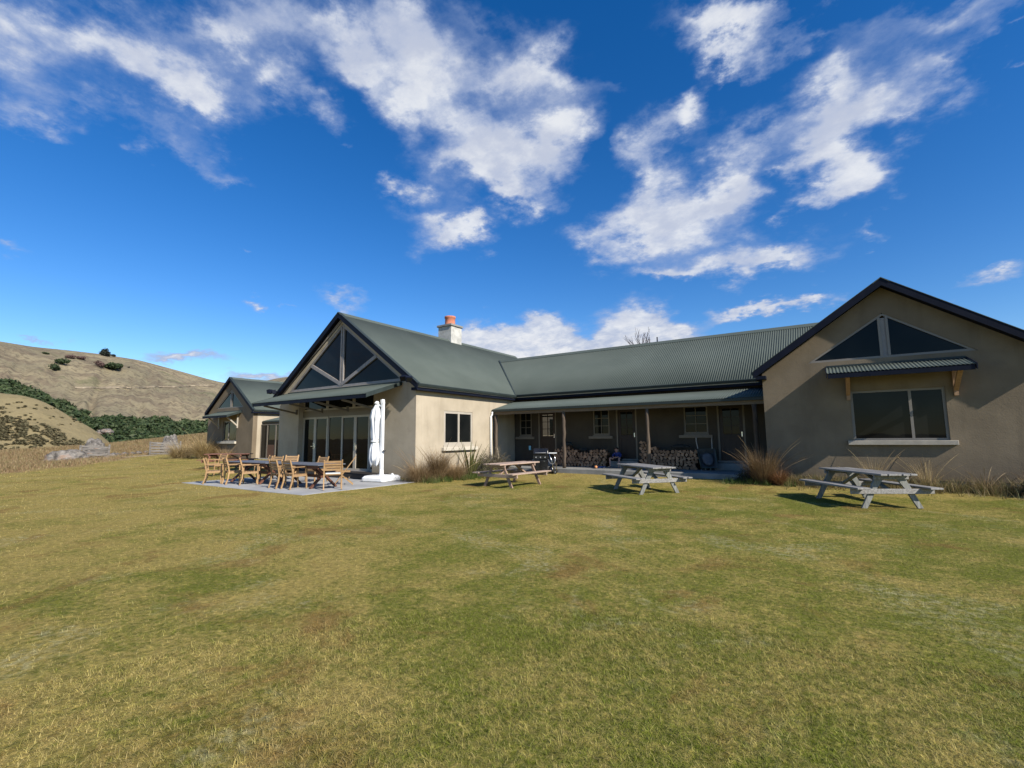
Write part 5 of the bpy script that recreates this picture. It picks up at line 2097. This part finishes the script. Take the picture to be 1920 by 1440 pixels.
shrub((-12.35, 16.95, .05), 'wiry grey brown shrub in front of the white downpipe', .95, .95, 1.15, 330, GREYSH, 31)
shrub((-12.30, 15.9, .03), 'lower olive shrub between the flax and the wiry grey shrub', .75, .7, .8, 220, m_leafy('olive_shrub', [(.07, .075, .03), (.11, .105, .045), (.16, .125, .07)]), 32)
shrub((4.55, 16.35, .1), 'dark brown shrub by the right gable wall at the picture edge', .75, .6, .85, 300, DARKSH, 33, .03)
shrub((5.45, 16.3, .1), 'dark shrub beyond the brown one along the right gable wall', .7, .6, .7, 220, DARKSH, 34, .03)
shrub((-2.15, 16.95, .1), 'dark wiry shrub at the foot of the big bronze tussock', .5, .4, .5, 140, DARKSH, 35, .022)

# weedy bed along the right gable and green fringe by the cream wall: ground cover
rg = np.random.default_rng(77)
VV, FL_, LT_ = [], [], []
off = 0


def scatter(n, xf, yf, ln, width, spread=.5, seg=2):
    global off
    for _ in range(n):
        x, y = xf(), yf()
        v, f, l = blades(int(rg.integers(5, 12)), .05, ln*rg.uniform(.5, 1.3), spread, .6, width, rg, seg)
        VV.append(v+np.array([x, y, gz(x, y)-.01]))
        FL_.append(f+off)
        LT_.append(l)
        off += len(v)


scatter(1700, lambda: rg.uniform(-1.2, 6.2), lambda: 17.08-abs(rg.normal(0, .40)), .38, .010)
tag(link('garden_weeds', np_mesh('garden_weeds', np.concatenate(VV), np.concatenate(FL_), np.concatenate(LT_), WEEDM)), 'tangled dry and green weeds in the bed along the right gable wall', 'weeds', kind='stuff')
VV, FL_, LT_ = [], [], []
off = 0
scatter(420, lambda: rg.uniform(-13.0, -11.35), lambda: rg.uniform(11.95, 16.2), .30, .011, .4)
scatter(160, lambda: rg.uniform(-2.9, -.9), lambda: rg.uniform(16.3, 17.1), .22, .012, .4)
tag(link('bed_grass', np_mesh('bed_grass', np.concatenate(VV), np.concatenate(FL_), np.concatenate(LT_), LOWGR)), 'lush green grass round the feet of the garden plants', 'grass', kind='stuff')

# ------------------------------------------------------------------ dead tree behind the wing
q = onY(1208, 640, 34)
tree = empty('bare_tree', (q.x, 34, .3), 0, 'leafless dark tree rising behind the roof of the long wing', 'tree')
rr = random.Random(12)
tr, brn = MB(), MB()
DEADW = plain('dead_wood', (.075, .065, .07), .85, .2, 6)
tr.tube([(0, 0, -.3), (.1, 0, 2.5), (-.05, 0, 5.0), (0, 0, 6.9)], [.26, .22, .18, .12], 8)
tr.build('trunk', DEADW, tree, None, True)


def branch(p, d, l, r, dep):
    d = d.normalized()
    p1 = p+d*l*.5+Vector((rr.uniform(-.06, .06), rr.uniform(-.06, .06), .05))*l
    p2 = p+d*l+Vector((0, 0, .10*l))
    brn.tube([p, p1, p2], [r, r*.8, r*.6], 5)
    if dep == 0:
        return
    for _ in range(3 if dep > 1 else 2):
        nd = d+Vector((rr.uniform(-.7, .7), rr.uniform(-.7, .7), rr.uniform(.0, .7)))
        branch(p2 if rr.random() < .7 else p1, nd, l*rr.uniform(.6, .8), r*.58, dep-1)


for ax_, k in ((-.6, 2.0), (-.25, 2.0), (.15, 1.8), (.35, 2.1), (.05, 1.6)):
    branch(Vector((0, 0, 6.7)), Vector((ax_, rr.uniform(-.3, .3), .9)), k*.46, .055, 3)
brn.build('branches', DEADW, tree)
q = onY(1232, 632, 23.2)
o = MB().tube([(q.x, 23.2, 6.0), (q.x, 23.2, q.z)], .03, 8)
part(o, 'vent_pipe', NAVY)

# ------------------------------------------------------------------ boulders and old gates at the lawn's edge
def gat(px, d):
    p = at(px, 830, d)
    return Vector((p.x, p.y, gz(p.x, p.y)))


def look_rot(p):
    return math.atan2(p.y, p.x)+math.pi/2


p = gat(127, 51)
boulder('boulder', (p.x, p.y, p.z), 1.40, .9, .80, 2, 'long low pale boulder half hidden in the tall grass', rot=look_rot(p))
p = gat(180, 54.5)
boulder('boulder', (p.x, p.y, p.z+.2), .78, .75, 1.35, 9, 'tall pale boulder behind the left grey rail gate', rot=look_rot(p))
p = gat(320, 57)
boulder('boulder', (p.x, p.y, p.z+.2), .72, .75, 1.45, 14, 'tall pale boulder behind the right grey rail gate', rot=look_rot(p))


def rail_gate(px, d, w, h, label, broken, seed):
    p = gat(px, d)
    t = empty('rail_gate', p, look_rot(p), label, 'gate')
    rr = random.Random(seed)
    for s in (-1, 1):
        MB().beam((s*w/2, 0, -.1), (s*w/2+rr.uniform(-.04, .04), 0, h*1.03), .13, .13).build('post', FENCEW, t)
    for k in range(5):
        z0_ = h*(.12+.2*k)
        sag = rr.uniform(-.12, .12)*broken
        b = MB()
        b.beam((-w/2, -.09, z0_+sag), (-w*.15, -.09, z0_+sag*.3-.06*broken), .035, .15, (0, 0, 1))
        b.beam((-w*.15, -.085, z0_+sag*.3-.06*broken), (w/2, -.09, z0_+.02), .035, .15, (0, 0, 1))
        b.build('rail', FENCEW, t)
    MB().beam((-w/2, -.14, h*.1), (w/2, -.14, h*.95), .035, .12, (0, 0, 1)).build('brace', FENCEW, t)
    return t


rail_gate(179, 51.5, 1.75, 1.10, 'weathered grey rail gate leaning by the two left boulders', 1, 3)
rail_gate(311, 54.5, 2.25, 1.22, 'weathered grey rail gate in front of the right boulder', 1, 5)


# pale worn track through the gap between the gates
def strip(pts, wd, name, m):
    b = MB()
    vs, fs = [], []
    n = len(pts)
    for i, p in enumerate(pts):
        d = (pts[min(i+1, n-1)]-pts[max(i-1, 0)])
        d.z = 0
        d.normalize()
        s = Vector((-d.y, d.x, 0))
        w = wd*(1+.35*noise.noise(p*.5))
        for k in (-1, -.5, 0, .5, 1):
            q = p+s*w*k
            vs.append((q.x, q.y, gz(q.x, q.y)+.035-.03*abs(k)))
    for i in range(n-1):
        for k in range(4):
            a = i*5+k
            fs.append((a, a+5, a+6, a+1))
    b.add(vs, fs)
    return tag(b.build(name, m, None, None, True, True), kind='structure')


TRK = plain('worn_earth', (.33, .265, .18), .95, .25, 1.2, .1)
pp = [gat(228+k*5, 50.5+k*.25) for k in range(14)]
strip(pp, .32, 'farm_track', TRK)
for i, (px_, d, s) in enumerate(((214, 54, .35), (222, 55, .28), (236, 56, .3), (250, 56.5, .26), (262, 57, .28), (276, 57.5, .22))):
    p = gat(px_, d)
    lb = ['pale stone nearest the left gate in the row between the gates', 'second pale stone right of the left gate', 'third pale stone in the row between the gates',
          'fourth pale stone in the row between the gates', 'fifth pale stone in the row between the gates', 'pale stone nearest the right gate in the row'][i]
    boulder('field_stone', (p.x, p.y, p.z+.05), s*1.3, s, s*.75, 3*i+2, lb, 'stone', 0, 2)

# ------------------------------------------------------------------ grass
rg = np.random.default_rng(99)


def grass_patch(r, az, hgt, wid, lean_lo, lean_hi, two):
    n = len(r)
    x, y = r*np.cos(az), r*np.sin(az)
    z = ground_z(x, y)
    a = rg.uniform(0, 2*math.pi, n)
    ln = rg.uniform(lean_lo, lean_hi, n)
    out = np.stack((np.cos(a)*np.sin(ln), np.sin(a)*np.sin(ln), np.cos(ln)), -1)
    b2 = a+rg.uniform(-.6, .6, n)+math.pi/2
    side = np.stack((np.cos(b2), np.sin(b2), np.zeros(n)), -1)*(wid/2)[:, None]
    base = np.stack((x, y, z-.004), -1)
    if two:
        ln2 = np.minimum(ln+rg.uniform(.2, .7, n), 1.5)
        out2 = np.stack((np.cos(a)*np.sin(ln2), np.sin(a)*np.sin(ln2), np.cos(ln2)), -1)
        mid = base+out*(hgt*.55)[:, None]
        tip = mid+out2*(hgt*.6)[:, None]
        v = np.stack((base-side, base+side, mid+side*.8, mid-side*.8, tip), 1)
        idx = np.array([0, 1, 2, 3, 3, 2, 4])
        m = 5
        lt = np.tile([4, 3], n)
    else:
        tip = base+out*hgt[:, None]
        v = np.stack((base-side, base+side, tip), 1)
        idx = np.array([0, 1, 2])
        m = 3
        lt = np.full(n, 3)
    return v.reshape(-1, 3), (np.arange(n)[:, None]*m+idx[None]).ravel(), lt


def keep(x, y):
    k = ~((x > -19.8) & (x < -12.15) & (y > 7.72) & (y < 13.2))
    k &= ~((x > -13.2) & (x < -1.6) & (y > 17.45))
    k &= ~((x > -22.6) & (x < -13.0) & (y > 12.6))
    k &= ~((x > -1.75) & (y > 17.1))
    return k


A0, A1 = RAD(70), RAD(178)
V_, F_, L_ = [], [], []
off = 0
n1 = 360000
r = np.sqrt(rg.uniform(1.9**2, 4.6**2, n1))
az = rg.uniform(A0, A1, n1)
sets = [(r, az, True)]
n2 = 400000
r = 4.6*np.exp(rg.uniform(0, math.log(56/4.6), n2))
az = rg.uniform(A0, A1, n2)
sets.append((r, az, False))
for (r, az, two) in sets:
    x, y = r*np.cos(az), r*np.sin(az)
    m = keep(x, y)
    m &= r < np.interp(np.degrees(az), EDGE_A, EDGE_R)+rg.uniform(-2.5, .8, len(r))
    r, az = r[m], az[m]
    patch = np.array([noise.noise(Vector((a, b, 0))) for a, b in zip((r*np.cos(az))[::1]*.9, (r*np.sin(az))[::1]*.9)])
    h = rg.gamma(3.2, .0055, len(r))*(1+.5*patch)*(1.0+.04*r)
    h = np.clip(h, .008, .08)
    w = .0027*rg.uniform(.6, 1.4, len(r))*np.maximum(1, r/4.2)**.9
    v, f, l = grass_patch(r, az, h, w, .5, 1.5, two)
    V_.append(v)
    F_.append(f+off)
    L_.append(l)
    off += len(v)
tag(link('lawn_grass', np_mesh('lawn_grass', np.concatenate(V_), np.concatenate(F_), np.concatenate(L_), m_blade())), 'short patchy half dry lawn grass', 'grass', kind='stuff')

# tall dry grass beyond the mown lawn
n3 = 120000
azd = rg.uniform(150.5, 179.5, n3)
r0 = np.interp(azd, EDGE_A, EDGE_R)
r = r0-.6+(76-r0)*rg.uniform(0, 1, n3)**.85
az = np.radians(azd)
x, y = r*np.cos(az), r*np.sin(az)
gap = (r < 56+1.5*np.sin(azd*3)) & (azd < 164.5+rg.normal(0, 1.2, n3)) & (rg.uniform(0, 1, n3) < .93)
m = ~gap & ~((x > -41) & (y > 15.0))
r, az, r0 = r[m], az[m], r0[m]
h = rg.uniform(.10, .34, len(r))*np.clip((r-r0+.8)/2.5, .25, 1)
w = .022*rg.uniform(.6, 1.5, len(r))
v, f, l = grass_patch(r, az, h, w, .05, .6, True)
tag(link('tall_field_grass', np_mesh('tall_field_grass', v, f, l, FIELDG)), 'tall reddish dry grass of the field beyond the mown lawn', 'grass', kind='stuff')

SC.cycles.use_denoising = True
SC.cycles.max_bounces = 6
SC.cycles.diffuse_bounces = 1
SC.cycles.transparent_max_bounces = 6
